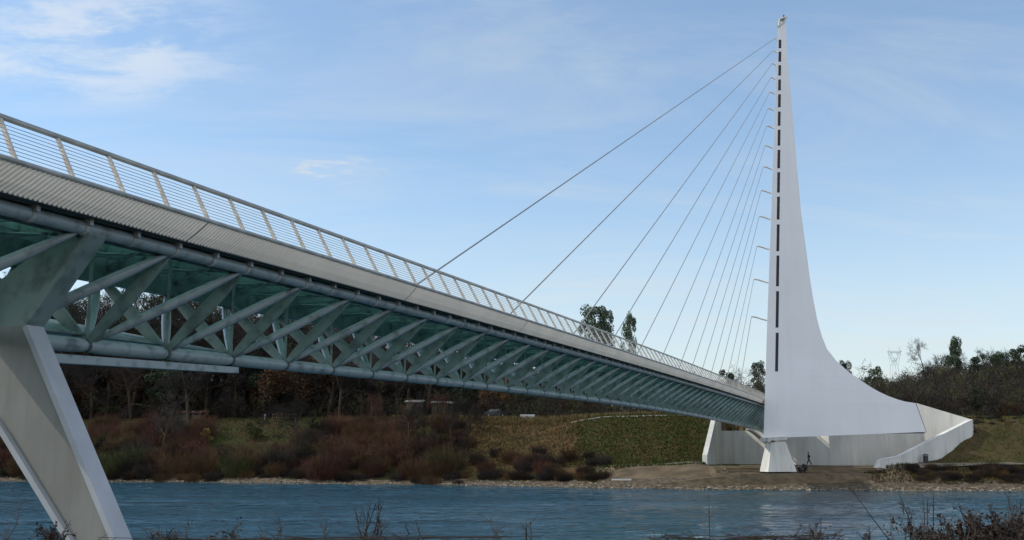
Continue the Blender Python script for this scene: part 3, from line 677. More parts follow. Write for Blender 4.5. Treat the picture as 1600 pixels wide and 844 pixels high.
def proto(key, tr_, cw, cm, name='bare_tree'):
    e = bpy.data.objects.new(name, None)
    t_ = None
    if tr_ and tr_.v:
        t_ = bpy.data.meshes.new('trunk'); t_.from_pydata(tr_.v, [], tr_.f); t_.materials.append(barkm); t_.polygons.foreach_set('use_smooth', [True] * len(t_.polygons))
    c_ = bpy.data.meshes.new('crown'); c_.from_pydata(cw.v, [], cw.f); c_.materials.append(cm)
    PROTO[key] = (name, t_, c_)
def plant(key, x, y, s, label, cat, group=None, rot=None, z=None, sx=1.0):
    name, tme, cme = PROTO[key]
    if tme:
        e = bpy.data.objects.new(name, None); COL.objects.link(e)
        for nm, me in (('trunk', tme), ('crown', cme)):
            o = bpy.data.objects.new(nm, me); COL.objects.link(o); o.parent = e
    else:
        e = bpy.data.objects.new(name, cme); COL.objects.link(e)
    e.location = (x, y, zter(x, y) if z is None else z); e.rotation_euler = (0, 0, rnd(0, 6.28) if rot is None else rot); e.scale = (s * sx, s * sx, s)
    return tag(e, label, cat, group)
for i, (c_, dn) in enumerate((('brown', 1), ('grey', 1), ('dark', 1.0), ('brown', .95))):
    a_, b_ = bare_tree_mesh(14, rnd(.75, .95), 0, dn); proto('bare%d' % i, a_, b_, tw[c_])
a_, b_ = bare_tree_mesh(12, 1.0, 0, .62, lean=.12); proto('thin0', a_, b_, tw['grey'])
a_, b_ = bare_tree_mesh(12, 1.05, 0, .7, lean=-.1); proto('thin1', a_, b_, tw['grey'])
a_, b_ = bare_tree_mesh(12, .8, 0, .9, leafy=2); proto('oak0', a_, b_, tw['rust'], 'oak_tree')
for i in range(2): a_, b_ = leafy_mesh(12, 3.6, 26, 7500, .24); proto('ever%d' % i, a_, b_, tw['ever'], 'evergreen_tree')
a_, b_ = leafy_mesh(12, 3.4, 30, 5200, .22, cone=True); proto('pine', a_, b_, tw['ever'], 'pine_tree')
a_, b_ = leafy_mesh(14, 3.1, 40, 6000, .20, low=.35); proto('open', a_, b_, leafmat('leaves_pale_evergreen', (.10, .135, .09), (.055, .08, .055)), 'pine_tree')
for i, c_ in enumerate(('red', 'rust', 'brown', 'red', 'dark', 'olive')): proto('shrub%d' % i, None, shrub_mesh(3.0, 2.4, 300, 9), tw[c_], 'shrub')
for i, c_ in enumerate(('brown', 'dark', 'rust')): proto('low%d' % i, None, shrub_mesh(1.0, 1.5, 260, 6, .012), tw[c_], 'bramble')
_, b_ = leafy_mesh(2.2, 1.6, 12, 1500, .12, trunk=False, low=.1); proto('yellow', None, b_, tw['yellow'], 'shrub')
_, b_ = leafy_mesh(2.6, 1.8, 14, 2600, .11, trunk=False, low=.1); proto('green', None, b_, tw['olive'], 'shrub')
# left wood behind the bridge
random.seed(5)
lab_l = {'bare': 'tall bare grey-brown tree in the dense dark wood behind the left half of the bridge', 'ever': 'dark leafy evergreen in the dense wood behind the left half of the bridge', 'oak': 'rusty-leaved oak in the dense wood behind the left half of the bridge'}
cnt = 0
for row, (yo, hh, step) in enumerate(((38, .95, 7.5), (47, 1.25, 6.5), (58, 1.5, 6.5), (72, 1.7, 8))):
    x = -128 + row * 2
    while x < 26:
        y = interp(x, SH) + yo + rnd(-3, 3); px = 800 + 1600 * x / y
        tall = interp(px, [(0, 1.42), (450, 1.36), (650, 1.05), (800, .78), (900, .62), (1150, .5)])
        k = random.choice(['bare0', 'bare1', 'bare2', 'bare3', 'bare0', 'bare2', 'ever0', 'ever1', 'oak0'])
        if row == 0 and 560 < px < 1000: x += step; continue
        kk = 'ever' if k.startswith('ever') else 'oak' if k == 'oak0' else 'bare'
        if px > 840 and row < 2: x += step; continue
        if 330 < px < 480 and row == 0: x += step; continue
        plant(k, x, y, hh * tall * rnd(.85, 1.15) * (1.0 if kk == 'bare' else .95), lab_l[kk], 'tree', lab_l[kk].split(' in ')[0].split(' ', 1)[1] + 's in the wood behind the left half of the bridge')
        x += step * rnd(.8, 1.25)
# the wooded hill on the right
lab_r = {'bare': 'bare brown tree in the wood covering the hill right of the white mast', 'ever': 'dark evergreen in the wood covering the hill right of the white mast', 'oak': 'rusty-leaved oak in the wood covering the hill right of the white mast'}
for row, (yy, step) in enumerate(((188, 6), (198, 6.2), (210, 6.5), (224, 7), (240, 7.5), (256, 8))):
    x = 48 + row * 2.5
    while x < 126 + row * 5:
        k = random.choice(['bare0', 'bare1', 'bare2', 'bare3', 'bare2', 'ever0', 'oak0', 'ever1'])
        px = 800 + 1600 * x / yy; kk = 'ever' if k.startswith('ever') else 'oak' if k == 'oak0' else 'bare'
        s_ = interp(px, [(1150, .40), (1300, .48), (1420, .56), (1600, .66)]) * rnd(.75, 1.05) * (.85 if row == 0 else 1 if row < 3 else .72)
        plant(k, x, yy + rnd(-3, 3), s_ * 1.0, lab_r[kk], 'tree', lab_r[kk].split(' in ')[0] + ' trees on the right hill')
        x += step * rnd(.8, 1.2)
def crown_at(key, px, py, Y, h0, label, name=None, rot=0, sx=1, base_pad=0):
    """a tree standing at depth Y whose top reaches photo pixel px,py"""
    top = at(px, py, Y); zg = zter(top.x, Y); return plant(key, top.x, Y, (top.z - zg) / h0, label, 'tree', rot=rot, sx=sx)
crown_at('open', 928, 480, 232, 13.6, 'tall green pine with twin rounded tops rising above the railing, left of the other', sx=.75)
crown_at('open', 946, 486, 234, 13.6, 'broad dark green tree joined to the tall pine above the railing', sx=.45)
crown_at('open', 983, 492, 240, 13.6, 'slim straggly pine with gaps in its crown, above the railing', rot=2, sx=.42)
for px, py_, k, lb in ((1012, 535, 'thin0', 'small bare tree just right of the straggly pine above the railing'), (1040, 530, 'thin1', 'bare spreading tree above the middle of the far railing'),
                      (1066, 538, 'thin0', 'bare twiggy tree above the far railing beside the darker bush-like one'), (1080, 546, 'bare2', 'low dark rounded bare tree right of the twiggy ones above the railing')):
    crown_at(k, px, py_, 245, 13.2, lb, rot=px, sx=1.0)
for px, py_, k, lb in ((1135, 567, 'ever1', 'leftmost small dark tree on the far skyline beside the mast'), (1157, 571, 'bare1', 'round bare tree on the far skyline left of the mast'),
                      (1172, 572, 'thin0', 'thin bare tree on the far skyline left of the mast'), (1184, 569, 'open', 'small upright tree on the far skyline next to the mast edge')):
    crown_at(k, px, py_, 300, 13.2, lb, rot=px, sx=.75)
for px, py_, k, Y, sx, lb in ((1316, 560, 'ever0', 255, .6, 'small dark green tree peeping over the curved back of the mast'), (1365, 567, 'ever1', 258, .7, 'low rounded evergreen at the left end of the right hill skyline'),
                          (1445, 529, 'bare1', 262, .8, 'bare leaning tree on the hill skyline right of the lattice tower'), (1478, 531, 'bare0', 262, .9, 'bare branchy tree growing against the tall evergreen on the hill skyline'),
                          (1490, 522, 'ever0', 258, .5, 'tall dark evergreen standing highest on the hill skyline'), (1536, 515, 'bare2', 264, .9, 'tall bare rounded tree on the hill skyline right of the tall evergreen'),
                          (1527, 549, 'ever1', 258, .9, 'dark evergreen at the foot of the tall bare rounded tree'), (1560, 547, 'ever0', 258, .9, 'dark evergreen on the hill skyline just right of the tall bare rounded tree'),
                          (1578, 545, 'bare3', 262, .9, 'faint bare tree near the right end of the hill skyline'), (1600, 536, 'ever0', 256, 1.0, 'evergreen cut by the right edge of the picture on the hill skyline'),
                          (1372, 575, 'bare3', 256, .9, 'low bare tree in the hill skyline under the lattice tower')):
    crown_at(k, px, py_, Y, 12.6, lb, rot=px * 1.7, sx=sx)
# single trees of the left bank
for px, Y, s_, k, lb in ((262, 183, .85, 'bare1', 'bare forked tree standing on the left bank above the red shrubs'), (468, 178, .95, 'bare2', 'dark trunked bare tree beside the wooden fence'),
                        (645, 172, .75, 'bare0', 'bare tree among the red shrubs at the middle of the left bank'), (735, 176, .7, 'bare2', 'dark bare tree left of the parked car')):
    X = (px - 800) / 1600 * Y; plant(k, X, Y, s_, lb, 'tree')
for i, c_ in enumerate(('rust', 'red', 'brown')):
    n_, t_, cm_ = PROTO['bare%d' % (i + 1)]; c2_ = cm_.copy(); c2_.materials.clear(); c2_.materials.append(tw[c_]); PROTO['sap%d' % i] = ('sapling', t_, c2_)
sap_lab = ('rust-brown bare sapling standing in the left bank thicket', 'reddish bare sapling standing in the left bank thicket', 'dull brown bare sapling standing in the left bank thicket')
random.seed(77)
for i in range(78):
    px = rnd(-30, 760); X = (px - 800) / 1600 * 172
    dsh = rnd(5, 30)
    for _ in range(4): Yg = interp(X, SH) + dsh; X = (px - 800) / 1600 * Yg
    if 340 < px < 470 and dsh > 12: continue
    k = random.choice((0, 1, 2)) if not 520 < px < 650 else random.choice((0, 1))
    plant('sap%d' % k, X, Yg, rnd(.28, .60), sap_lab[k], 'tree', sap_lab[k].split(' standing')[0] + 's on the left bank', sx=.8)
# bank shrubs
random.seed(21)
sl_lab = {0: 'reddish leafless shrub', 1: 'rust-brown leafless shrub', 2: 'dull brown leafless shrub', 3: 'reddish leafless shrub', 4: 'dark leafless shrub', 5: 'olive-tinged shrub'}
for i in range(215):
    px = rnd(-40, 945) if i < 130 else rnd(-40, 720); q_ = random.random(); dsh = rnd(2.5, 26) if px < 760 else rnd(5, 14)
    Yg = 160; X = (px - 800) / 1600 * Yg
    for _ in range(4): Yg = interp(X, SH) + dsh; X = (px - 800) / 1600 * Yg
    if 330 < px < 480 and dsh > 13: continue
    k = random.choice([0, 1, 2, 3, 4, 5]) if px < 700 else random.choice([1, 2, 0, 4])
    if 520 < px < 640: k = random.choice([0, 3, 0, 1])
    s_ = rnd(.85, 1.6) if px < 700 else rnd(.5, .85)
    plant('shrub%d' % k, X, Yg, s_, sl_lab[k] + ' in the thicket on the far bank left of the planted slope', 'shrub', sl_lab[k] + 's on the left bank')
for i in range(125):
    px = rnd(0, 950); X = (px - 800) / 1600 * 155
    dlo, dhi = (2.6, 5.5) if (350 < px < 520 or px > 720) else (.6, 4.5)
    for _ in range(4): Yg = interp(X, SH) + rnd(dlo, dhi); X = (px - 800) / 1600 * Yg
    plant('low%d' % (i % 3), X, Yg, rnd(.8, 1.7), 'low dry bramble above the stones of the left shore', 'bramble', 'low brambles along the left shore')
for i in range(70):
    px = rnd(1395, 1640); Yg = interp((px - 800) / 1600 * 134, SH) + rnd(2.8, 6.2); X = (px - 800) / 1600 * Yg
    plant('low%d' % (i % 3), X, Yg, rnd(.6, 1.15), 'low brown bramble between the right shore and the concrete path', 'bramble', 'low brambles below the right path')
for i in range(40):
    px = rnd(1450, 1640); Yg = rnd(146, 158); X = (px - 800) / 1600 * Yg
    plant('low%d' % ((i * 2) % 3), X, Yg, rnd(.35, .7), 'small tuft-like bush on the grassy mound right of the white wall', 'bush', 'small bushes on the right mound')
for px, Y, s_, k, lb in ((325, 186, 1.2, 'yellow', 'yellow bush on the left bank above the rusty shrubs'), (560, 180, .9, 'yellow', 'yellowish bush in the middle of the left bank'), (400, 186, 1.3, 'green', 'rounded olive green bush below the wooden fence'),
                       (500, 184, 1.3, 'green', 'olive green bush right of the dark trunk on the left bank'), (1279, 137.2, .38, 'green', 'small green bush on the shore below the walking person')):
    X = (px - 800) / 1600 * Y; plant(k, X, Y, s_, lb, 'bush')
# ground cover (uncountable)
def scatter(name, N_, region, fn, mats_):
    mb = MB()
    for _ in range(N_):
        r_ = region()
        if r_ is None: continue
        mb.mi = random.randrange(len(mats_)); fn(mb, Vector((r_[0], r_[1], zter(*r_))))
    return tag(mb.build(name, mats_), kind='stuff')
def tuft(h, w_, k=4):
    def f(mb, p):
        for _ in range(k):
            a_ = rnd(0, 6.28); t_ = p + Vector((cos(a_) * h * rnd(.1, .6), sin(a_) * h * rnd(.1, .6), h * rnd(.5, 1.1))); s_ = Vector((sin(a_), -cos(a_), 0)) * w_
            mb.face([p - s_ - UP * .05, p + s_ - UP * .05, t_])
    return f
gmats = [mat('ivy_green', (.056, .098, .017), .8, spec=.1), mat('ivy_dark', (.024, .034, .010), .8, spec=.1), mat('grass_straw', (.17, .135, .065), .85, spec=.1), mat('grass_brown', (.080, .056, .025), .85, spec=.1)]
def reg_slope():
    X = rnd(6, 32.3); Y = rnd(147.5, 170)
    if X < 10 + 3 * noise.noise(Vector((1, Y * .35, 6))) : return None
    if Y > 148.3 and X > 27.3 + (Y - 148.3) * .287: return None
    return X, Y
scatter('slope_plants', 9000, reg_slope, tuft(.26, .07, 5), [gmats[0], gmats[1], gmats[0], gmats[3]])
scatter('slope_straw', 1100, reg_slope, tuft(.42, .045, 3), [gmats[2], gmats[3]])
def reg_bank():
    X = rnd(-110, 1); return X, interp(X, SH) + rnd(5, 40)
scatter('bank_grass', 16000, reg_bank, tuft(.35, .05, 4), [gmats[0], gmats[3], gmats[3], gmats[1]])
def reg_dry():
    X = rnd(-12, 11); return X, interp(X, SH) + rnd(9, 30)
scatter('dry_grass', 5000, reg_dry, tuft(.45, .04, 4), [gmats[2], gmats[3], gmats[3], mat('grass_russet', (.11, .06, .03), .85, spec=.1)])
def reg_mound():
    X = rnd(50, 105); Y = rnd(141.5, 175)
    if inside(X, Y, REC) or (X < 66.5 and Y > 139 + (X - 50.2) * .55 - .2): return None
    return X, Y
scatter('mound_grass', 8500, reg_mound, tuft(.36, .045, 4), [gmats[2], gmats[3], gmats[0], gmats[0], gmats[3]])
def reg_lowr():
    X = rnd(47, 110); return X, interp(X, SH) + rnd(2.2, 7)
scatter('shore_grass', 4500, reg_lowr, tuft(.35, .05, 4), [gmats[1], gmats[3], gmats[3]])
def reg_top():
    X = rnd(-22, 30); return X, interp(X, SH) + 27.5 + rnd(0, 6)
scatter('crest_grass', 2500, reg_top, tuft(.7, .05, 4), [gmats[2], gmats[3]])
# stones along the waterline
def stone_fn(s0, s1):
    def f(mb, p):
        s_ = rnd(s0, s1); vs = []
        for a_, b_, c_ in ((1, 0, 0), (-1, 0, 0), (0, 1, 0), (0, -1, 0), (0, 0, 1), (.7, .7, .4), (-.7, .6, .5), (.5, -.7, .55), (-.6, -.6, .35)):
            vs.append(p + Vector((a_ * rnd(.7, 1.3) * 1.3, b_ * rnd(.7, 1.3), c_ * rnd(.5, .9))) * s_)
        mb.raw(vs, [(0, 5, 4), (5, 2, 4), (2, 6, 4), (6, 1, 4), (1, 8, 4), (8, 3, 4), (3, 7, 4), (7, 0, 4), (0, 2, 5), (2, 1, 6), (1, 3, 8), (3, 0, 7)])
    return f
smats = [mat('stone_pale', (.30, .275, .235), .85, spec=.1), mat('stone_grey', (.20, .19, .17), .85, spec=.1), mat('stone_brown', (.22, .16, .10), .85, spec=.1), mat('stone_dark', (.08, .075, .065), .85, spec=.1)]
def reg_shore():
    X = rnd(-110, 110); q_ = random.random() ** 2
    if not (-48 < X < -27 or X > -9) and random.random() < .75: return None
    return X, ysh(X) + .0 + q_ * (2.6 if X < 14 else 1.0)
scatter('shore_stones', 3200, reg_shore, stone_fn(.05, .17), smats)
def wood_fn(hlo, hhi, n, w_, ln):
    def f(mb, p):
        dn = .5 + .5 * noise.noise(Vector((p.x * .10, p.y * .10, 3)))
        top_ = rnd(hlo, hhi) * (.55 + .9 * dn) * (1 if hhi < 11 else interp(p.x, [(-60, 1.6), (-20, 1.2), (10, .75), (30, .5)]))
        c_ = p + Vector((0, 0, rnd(0, 1) ** .8 * top_))
        for _ in range(n):
            a_ = c_ + rdir() * rnd(0, 1.6); mb.strip(a_, a_ + rdir(.5) * rnd(.4, 1) * ln, w_)
    return f
def reg_wl():
    X = rnd(-165, 45) if random.random() < .4 else rnd(-165, -15); return X, rnd(236, 300)
scatter('far_woods', 8000, reg_wl, wood_fn(9, 17, 15, .06, 2.6), [tw['dark'], tw['brown'], tw['grey'], tw['ever']])
def reg_wl2():
    X = rnd(-175, -8); return X, rnd(222, 262)
def tall_fn(mb, p):
    top_ = interp(p.x, [(-120, 35), (-75, 34), (-50, 27), (-30, 20), (-8, 9)]) * (.8 + .35 * noise.noise(Vector((p.x * .09, 2, 0))))
    c_ = p + Vector((0, 0, rnd(.35, 1) * top_))
    for _ in range(16):
        a_ = c_ + rdir() * rnd(0, 2.0); mb.strip(a_, a_ + rdir(.4) * rnd(.5, 1) * 2.6, .085)
scatter('far_tall_woods', 5200, reg_wl2, tall_fn, [tw['dark'], tw['brown'], tw['dark'], tw['ever']])
def reg_wu():
    X = rnd(-140, 30); return X, interp(X, SH) + rnd(36, 72)
scatter('wood_undergrowth', 3000, reg_wu, wood_fn(1.5, 6.5, 12, .05, 1.6), [tw['dark'], tw['brown'], tw['olive'], tw['dark']])
def reg_hill():
    X = rnd(46, 190); return X, rnd(182, 275)
scatter('hill_scrub', 9500, reg_hill, wood_fn(3.5, 9, 15, .05, 1.7), [tw['brown'], tw['grey'], tw['dark'], tw['brown'], tw['olive']])
def reg_hr():
    X = rnd(58, 200); return X, rnd(238, 275)
def ridge_fn(mb, p):
    top_ = 9.5 * (.75 + .5 * noise.noise(Vector((p.x * .13, 5, 0)))); c_ = p + Vector((0, 0, rnd(.2, 1) * top_))
    for _ in range(15):
        a_ = c_ + rdir() * rnd(0, 1.5); mb.strip(a_, a_ + rdir(.3) * rnd(.4, 1) * 1.5, .06)
scatter('ridge_woods', 5200, reg_hr, ridge_fn, [tw['dark'], tw['brown'], tw['grey'], tw['olive']])
def reg_line():
    X = rnd(-70, 100); return X, ysh(X) + rnd(.15, .9)
scatter('waterline_stones', 170, reg_line, stone_fn(.08, .22), [smats[1], smats[0]])
# ------------------------------------------------------------------ small things on the far bank
def ground_at(px, Y): X = (px - 800) / 1600 * Y; return X, Y, zter(X, Y)
wood = mat('weathered_wood', (.16, .125, .07), .9, var=.4, scale=6)
X, Y, z = ground_at(447, 201); fe = thing('picket_fence', 'short weathered wooden fence at the top of the left bank lawn', 'fence', (X, Y, z))
for k in range(13):
    m = MB(); x = X - 2.3 + k * .38; m.abox(x, x + .13, Y, Y + .06, zter(x, Y) - .2, z + 1.25 + rnd(-.04, .04)); part(m, 'picket', wood, fe)
m = MB(); m.abox(X - 2.4, X + 2.5, Y + .07, Y + .12, z + .9, z + 1.0); m.abox(X - 2.4, X + 2.5, Y + .07, Y + .12, z + .3, z + .4); part(m, 'fence_rail', wood, fe)
X, Y, z = ground_at(417.5, 198); m = MB(); m.prism([(X - .16, Y, z - .2), (X + .16, Y, z - .2), (X + .16, Y, z + 1.15), (X, Y, z + 1.3), (X - .16, Y, z + 1.15)], (0, .2, 0))
tag(m.build('marker_post', M['granite']), 'small white marker post left of the wooden fence', 'post')
# car
X, Y, z = ground_at(775, 193); car = thing('parked_car', 'dark parked car with a pale windscreen glint at the top of the left bank', 'car', (X, Y, z))
cp = mat('car_paint', (.03, .035, .045), .25, spec=.6)
sec = [(-2.2, .35), (-2.2, .8), (-1.95, .95), (-1.5, 1.0), (-.95, 1.45), (.55, 1.47), (1.15, 1.0), (2.0, .88), (2.2, .7), (2.2, .35)]
m = MB(); m.prism([(X + a, Y - .85, z + b) for a, b in sec], (0, 1.7, 0)); bd = part(m, 'body', cp, car)
m = MB(); m.prism([(X - 1.32, Y - .87, z + 1.02), (X + 1.0, Y - .87, z + 1.02), (X + .5, Y - .87, z + 1.40), (X - .9, Y - .87, z + 1.40)], (0, .015, 0)); part(m, 'side_window', mat('car_glass', (.10, .12, .14), .08, spec=.8), car)
m = MB(); m.face([(X + .60, Y - .75, z + 1.47), (X + 1.2, Y - .75, z + 1.02), (X + 1.2, Y + .75, z + 1.02), (X + .60, Y + .75, z + 1.47)]); part(m, 'windscreen', mat('screen_glass', (.3, .33, .36), .05, spec=1), car)
tyre = mat('tyre', (.02, .02, .02), .9)
for a in (-1.35, 1.35):
    for yy in (-.9, .7):
        m = MB(); m.tube([(X + a, Y + yy, z + .32), (X + a, Y + yy + .2, z + .32)], .33, 14); w_ = part(m, 'wheel', tyre, car)
        m = MB(); m.tube([(X + a, Y + yy - .01, z + .32), (X + a, Y + yy + .0, z + .32)], .19, 10); m.build('rim', M['rail'], w_)
# low buildings in the trees
def shed(px, Y, w_, h_, lab, roofc, wallc):
    X, Y, z = ground_at(px, Y); b_ = thing('shed', lab, 'building', (X, Y, z))
    m = MB(); m.abox(X - w_ / 2, X + w_ / 2, Y, Y + 4, z - .5, z + h_); part(m, 'wall', wallc, b_)
    m = MB(); m.hexa([(X - w_ / 2 - .3, Y - .4, z + h_), (X + w_ / 2 + .3, Y - .4, z + h_ - .02), (X + w_ / 2 + .3, Y + 4.3, z + h_ + .5), (X - w_ / 2 - .3, Y + 4.3, z + h_ + .5),
                      (X - w_ / 2 - .3, Y - .4, z + h_ + .16), (X + w_ / 2 + .3, Y - .4, z + h_ + .14), (X + w_ / 2 + .3, Y + 4.3, z + h_ + .66), (X - w_ / 2 - .3, Y + 4.3, z + h_ + .66)]); part(m, 'roof', roofc, b_)
    m = MB(); m.abox(X - .5, X + .5, Y - .03, Y - .003, z, z + 2.0); part(m, 'door', M['dark'], b_)
    m = MB(); m.abox(X + w_ * .25, X + w_ * .25 + .9, Y - .03, Y - .003, z + 1.0, z + 1.9); part(m, 'window', M['dark'], b_)
roofp = mat('pale_roof', (.24, .24, .235), .6, var=.3); wallp = mat('shed_wall', (.12, .10, .07), .9, var=.3)
shed(648, 196, 3.0, 2.7, 'small shed with a pale flat roof, leftmost of three in the dark trees', roofp, wallp)
shed(688, 199, 3.2, 2.6, 'small shed with a pale flat roof, middle one of three in the dark trees', roofp, wallp)
shed(713, 198, 2.4, 2.4, 'small shed with a pale flat roof, rightmost of three in the dark trees', roofp, wallp)
shed(300, 205, 4.5, 1.4, 'low dark shed with a rusty roof above the shrubs of the left bank', mat('rusty_roof', (.13, .065, .045), .8, var=.4), wallp)
# pale parapet pieces beside the car
X, Y, z = ground_at(824, 183); m = MB(); m.abox(X - 1.3, X + 1.3, Y, Y + .5, z - .2, z + .75); tag(m.build('low_block', M['concrete']), 'low pale concrete block in the dry grass right of the parked car', 'block')
# litter bin beside the right wing wall
P = rp_(1443, 727) - Vector((0, .9, 0)); z = zter(P.x, P.y)
bn = thing('litter_bin', 'dark round litter bin standing at the foot of the right wing wall', 'bin', (P.x, P.y, z))
bm_ = mat('bin_metal', (.03, .032, .035), .5)
m = MB(); m.tube([(P.x, P.y, z - .1), (P.x, P.y, z + .95)], .33, 14); part(m, 'bin_body', bm_, bn)
m = MB(); m.tube([(P.x, P.y, z + 1.0), (P.x, P.y, z + 1.06), (P.x, P.y, z + 1.2)], [.40, .40, .2], 14); part(m, 'bin_lid', bm_, bn)
for k in range(3):
    a_ = k * 2.1; m = MB(); m.tube([(P.x + .28 * cos(a_), P.y + .28 * sin(a_), z + .93), (P.x + .28 * cos(a_), P.y + .28 * sin(a_), z + 1.02)], .02, 5); part(m, 'lid_post', bm_, bn)
# lattice tower
T = at(1397, 566, 640); tz_ = zter(T.x, 640); tw_ = thing('lattice_tower', 'distant grey lattice power tower with two raised arms above the hill trees', 'tower', (T.x, 640, tz_))
gl = mat('galvanised', (.60, .64, .68), .6)
def T2(px, py, o=0): v = at(px, py, 640); v.y += o; return v
m = MB()
for o in (-2, 2):
    for a, b in (((1393, 572), (1389, 549)), ((1401, 572), (1406, 549)), ((1389, 549), (1397, 566)), ((1406, 549), (1397, 566)), ((1393, 572), (1399, 561)), ((1401, 572), (1395, 561)),
                 ((1389, 549), (1406, 549)), ((1389, 551), (1406, 551)), ((1389, 556), (1393, 551)), ((1406, 556), (1402, 551)), ((1391, 560), (1395, 560)), ((1399, 560), (1404, 560))):
        m.tube([T2(*a, o), T2(*b, o)], .10, 4)
    base = at(1397, 572, 640)
    for s_ in (-1, 1): m.tube([T2(1397 + 4 * s_, 572, o), Vector((T.x + 4.5 * s_, 640 + o * 2, tz_))], .16, 4)
part(m, 'tower_frame', gl, tw_)
for s_ in (-1, 1):
    m = MB(); x0 = 1397.5 + 8.5 * s_
    for o in (-1, 1): m.tube([T2(x0, 549, o), T2(x0 - .8 * s_, 541, 0)], .12, 4)
    m.tube([T2(x0, 549), T2(x0 + 3 * s_, 550)], .14, 4); m.tube([T2(x0 - .5 * s_, 545), T2(x0 + 3 * s_, 550)], .09, 4); part(m, 'tower_arm', gl, tw_)
# ------------------------------------------------------------------ people
skin = mat('skin', (.42, .27, .20), .6); hairm = mat('hair', (.025, .018, .014), .7); coat = mat('dark_coat', (.018, .02, .026), .85); trou = mat('dark_trousers', (.022, .022, .028), .85); shoe = mat('shoe', (.02, .018, .016), .6)
def figure(name, label, loc, rotz, J, scale=1.0):
    """J: joints; limbs grow by a skin modifier into one body"""
    me = bpy.data.meshes.new(name)
    order = ['pelvis', 'belly', 'chest', 'neck', 'head', 'crown', 'shL', 'elL', 'haL', 'shR', 'elR', 'haR', 'hiL', 'knL', 'anL', 'toL', 'hiR', 'knR', 'anR', 'toR']
    rad = dict(pelvis=.15, belly=.135, chest=.15, neck=.055, head=.095, crown=.07, shL=.062, elL=.047, haL=.03, shR=.062, elR=.047, haR=.03, hiL=.095, knL=.062, anL=.042, toL=.04, hiR=.095, knR=.062, anR=.042, toR=.04)
    ed = [('pelvis', 'belly'), ('belly', 'chest'), ('chest', 'neck'), ('neck', 'head'), ('head', 'crown'), ('chest', 'shL'), ('shL', 'elL'), ('elL', 'haL'), ('chest', 'shR'), ('shR', 'elR'), ('elR', 'haR'),
          ('pelvis', 'hiL'), ('hiL', 'knL'), ('knL', 'anL'), ('anL', 'toL'), ('pelvis', 'hiR'), ('hiR', 'knR'), ('knR', 'anR'), ('anR', 'toR')]
    me.from_pydata([J[k] for k in order], [(order.index(a), order.index(b)) for a, b in ed], [])
    o = bpy.data.objects.new(name, me); COL.objects.link(o)
    mo = o.modifiers.new('skin', 'SKIN'); sv = me.skin_vertices[0].data
    for i, k in enumerate(order): sv[i].radius = (rad[k] * 1.18, rad[k] * 1.18); sv[i].use_root = (k == 'pelvis')
    sub = o.modifiers.new('sub', 'SUBSURF'); sub.levels = 2; sub.render_levels = 2
    bpy.context.view_layer.update(); dg = bpy.context.evaluated_depsgraph_get()
    nm = bpy.data.meshes.new_from_object(o.evaluated_get(dg)); o.modifiers.clear(); o.data = nm; nm.name = name
    # fingers and thumb rooted in each palm
    bmx = bmesh.new(); bmx.from_mesh(nm)
    for hk, ek in (('haL', 'elL'), ('haR', 'elR')):
        h_ = Vector(J[hk]); d_ = (h_ - Vector(J[ek])).normalized(); s_ = d_.cross(Vector((1, 0, 0))).normalized()
        for f_ in range(5):
            L_ = (.05, .075, .08, .075, .06)[f_]; st_ = h_ + d_ * .015 + s_ * (f_ - 2) * .017
            dd_ = (d_ + s_ * (-.9 if f_ == 0 else .0)).normalized(); mt_ = Matrix.Translation(st_ + dd_ * L_ / 2) @ dd_.to_track_quat('Z', 'Y').to_matrix().to_4x4()
            bmesh.ops.create_cone(bmx, cap_ends=True, segments=6, radius1=.0095, radius2=.007, depth=L_, matrix=mt_)
    bmx.to_mesh(nm); bmx.free()
    for mm in (coat, trou, skin, shoe, hairm): nm.materials.append(mm)
    hd = Vector(J['head'])
    for p in nm.polygons:
        c_ = p.center; p.use_smooth = True
        if (c_ - hd).length < .22 and c_.z > J['neck'][2] - .01: k = 2
        elif min((c_ - Vector(J['haL'])).length, (c_ - Vector(J['haR'])).length) < .085: k = 2
        elif c_.z < J['toL'][2] + .10 and min((c_ - Vector(J['toL'])).length, (c_ - Vector(J['toR'])).length, (c_ - Vector(J['anL'])).length, (c_ - Vector(J['anR'])).length) < .16: k = 3
        else:
            t_ = min(((c_ - Vector(J[a])).length for a in ('knL', 'knR', 'anL', 'anR', 'hiL', 'hiR'))); b_ = min(((c_ - Vector(J[a])).length for a in ('belly', 'chest', 'shL', 'shR', 'elL', 'elR', 'haL', 'haR')))
            k = 1 if t_ < b_ else 0
        p.material_index = k
    m = MB(); q0 = Vector(J['head']); f_ = J['face']; f_ = Vector(f_)
    o.location = loc; o.rotation_euler = (0, 0, rotz); o.scale = (scale,) * 3
    bmh = bmesh.new(); bmesh.ops.create_uvsphere(bmh, u_segments=12, v_segments=8, radius=.115)
    for v in bmh.verts: v.co = v.co + q0 - f_ * .025 + Vector((0, 0, .045))
    hm = bpy.data.meshes.new('hair'); bmh.to_mesh(hm); bmh.free(); hm.materials.append(hairm); ho = bpy.data.objects.new('hair', hm); COL.objects.link(ho); ho.parent = o
    m = MB(); s_ = f_.cross(UP)
    m.tube([q0 + f_ * .08 + UP * .02, q0 + f_ * .125 - UP * .015], [.012, .018], 6); m.mi = 0
    m.build('nose', skin, None).parent = o
    for k in (-1, 1):
        m = MB(); m.box(q0 + f_ * .092 + s_ * .033 * k + UP * .02, s_ * .012, f_ * .006, UP * .006); m.build('eye', hairm, None).parent = o
    m = MB(); m.box(q0 + f_ * .09 - UP * .05, s_ * .025, f_ * .006, UP * .005); m.build('mouth', mat('lips', (.3, .12, .1), .6), None).parent = o
    return tag(o, label, 'person')
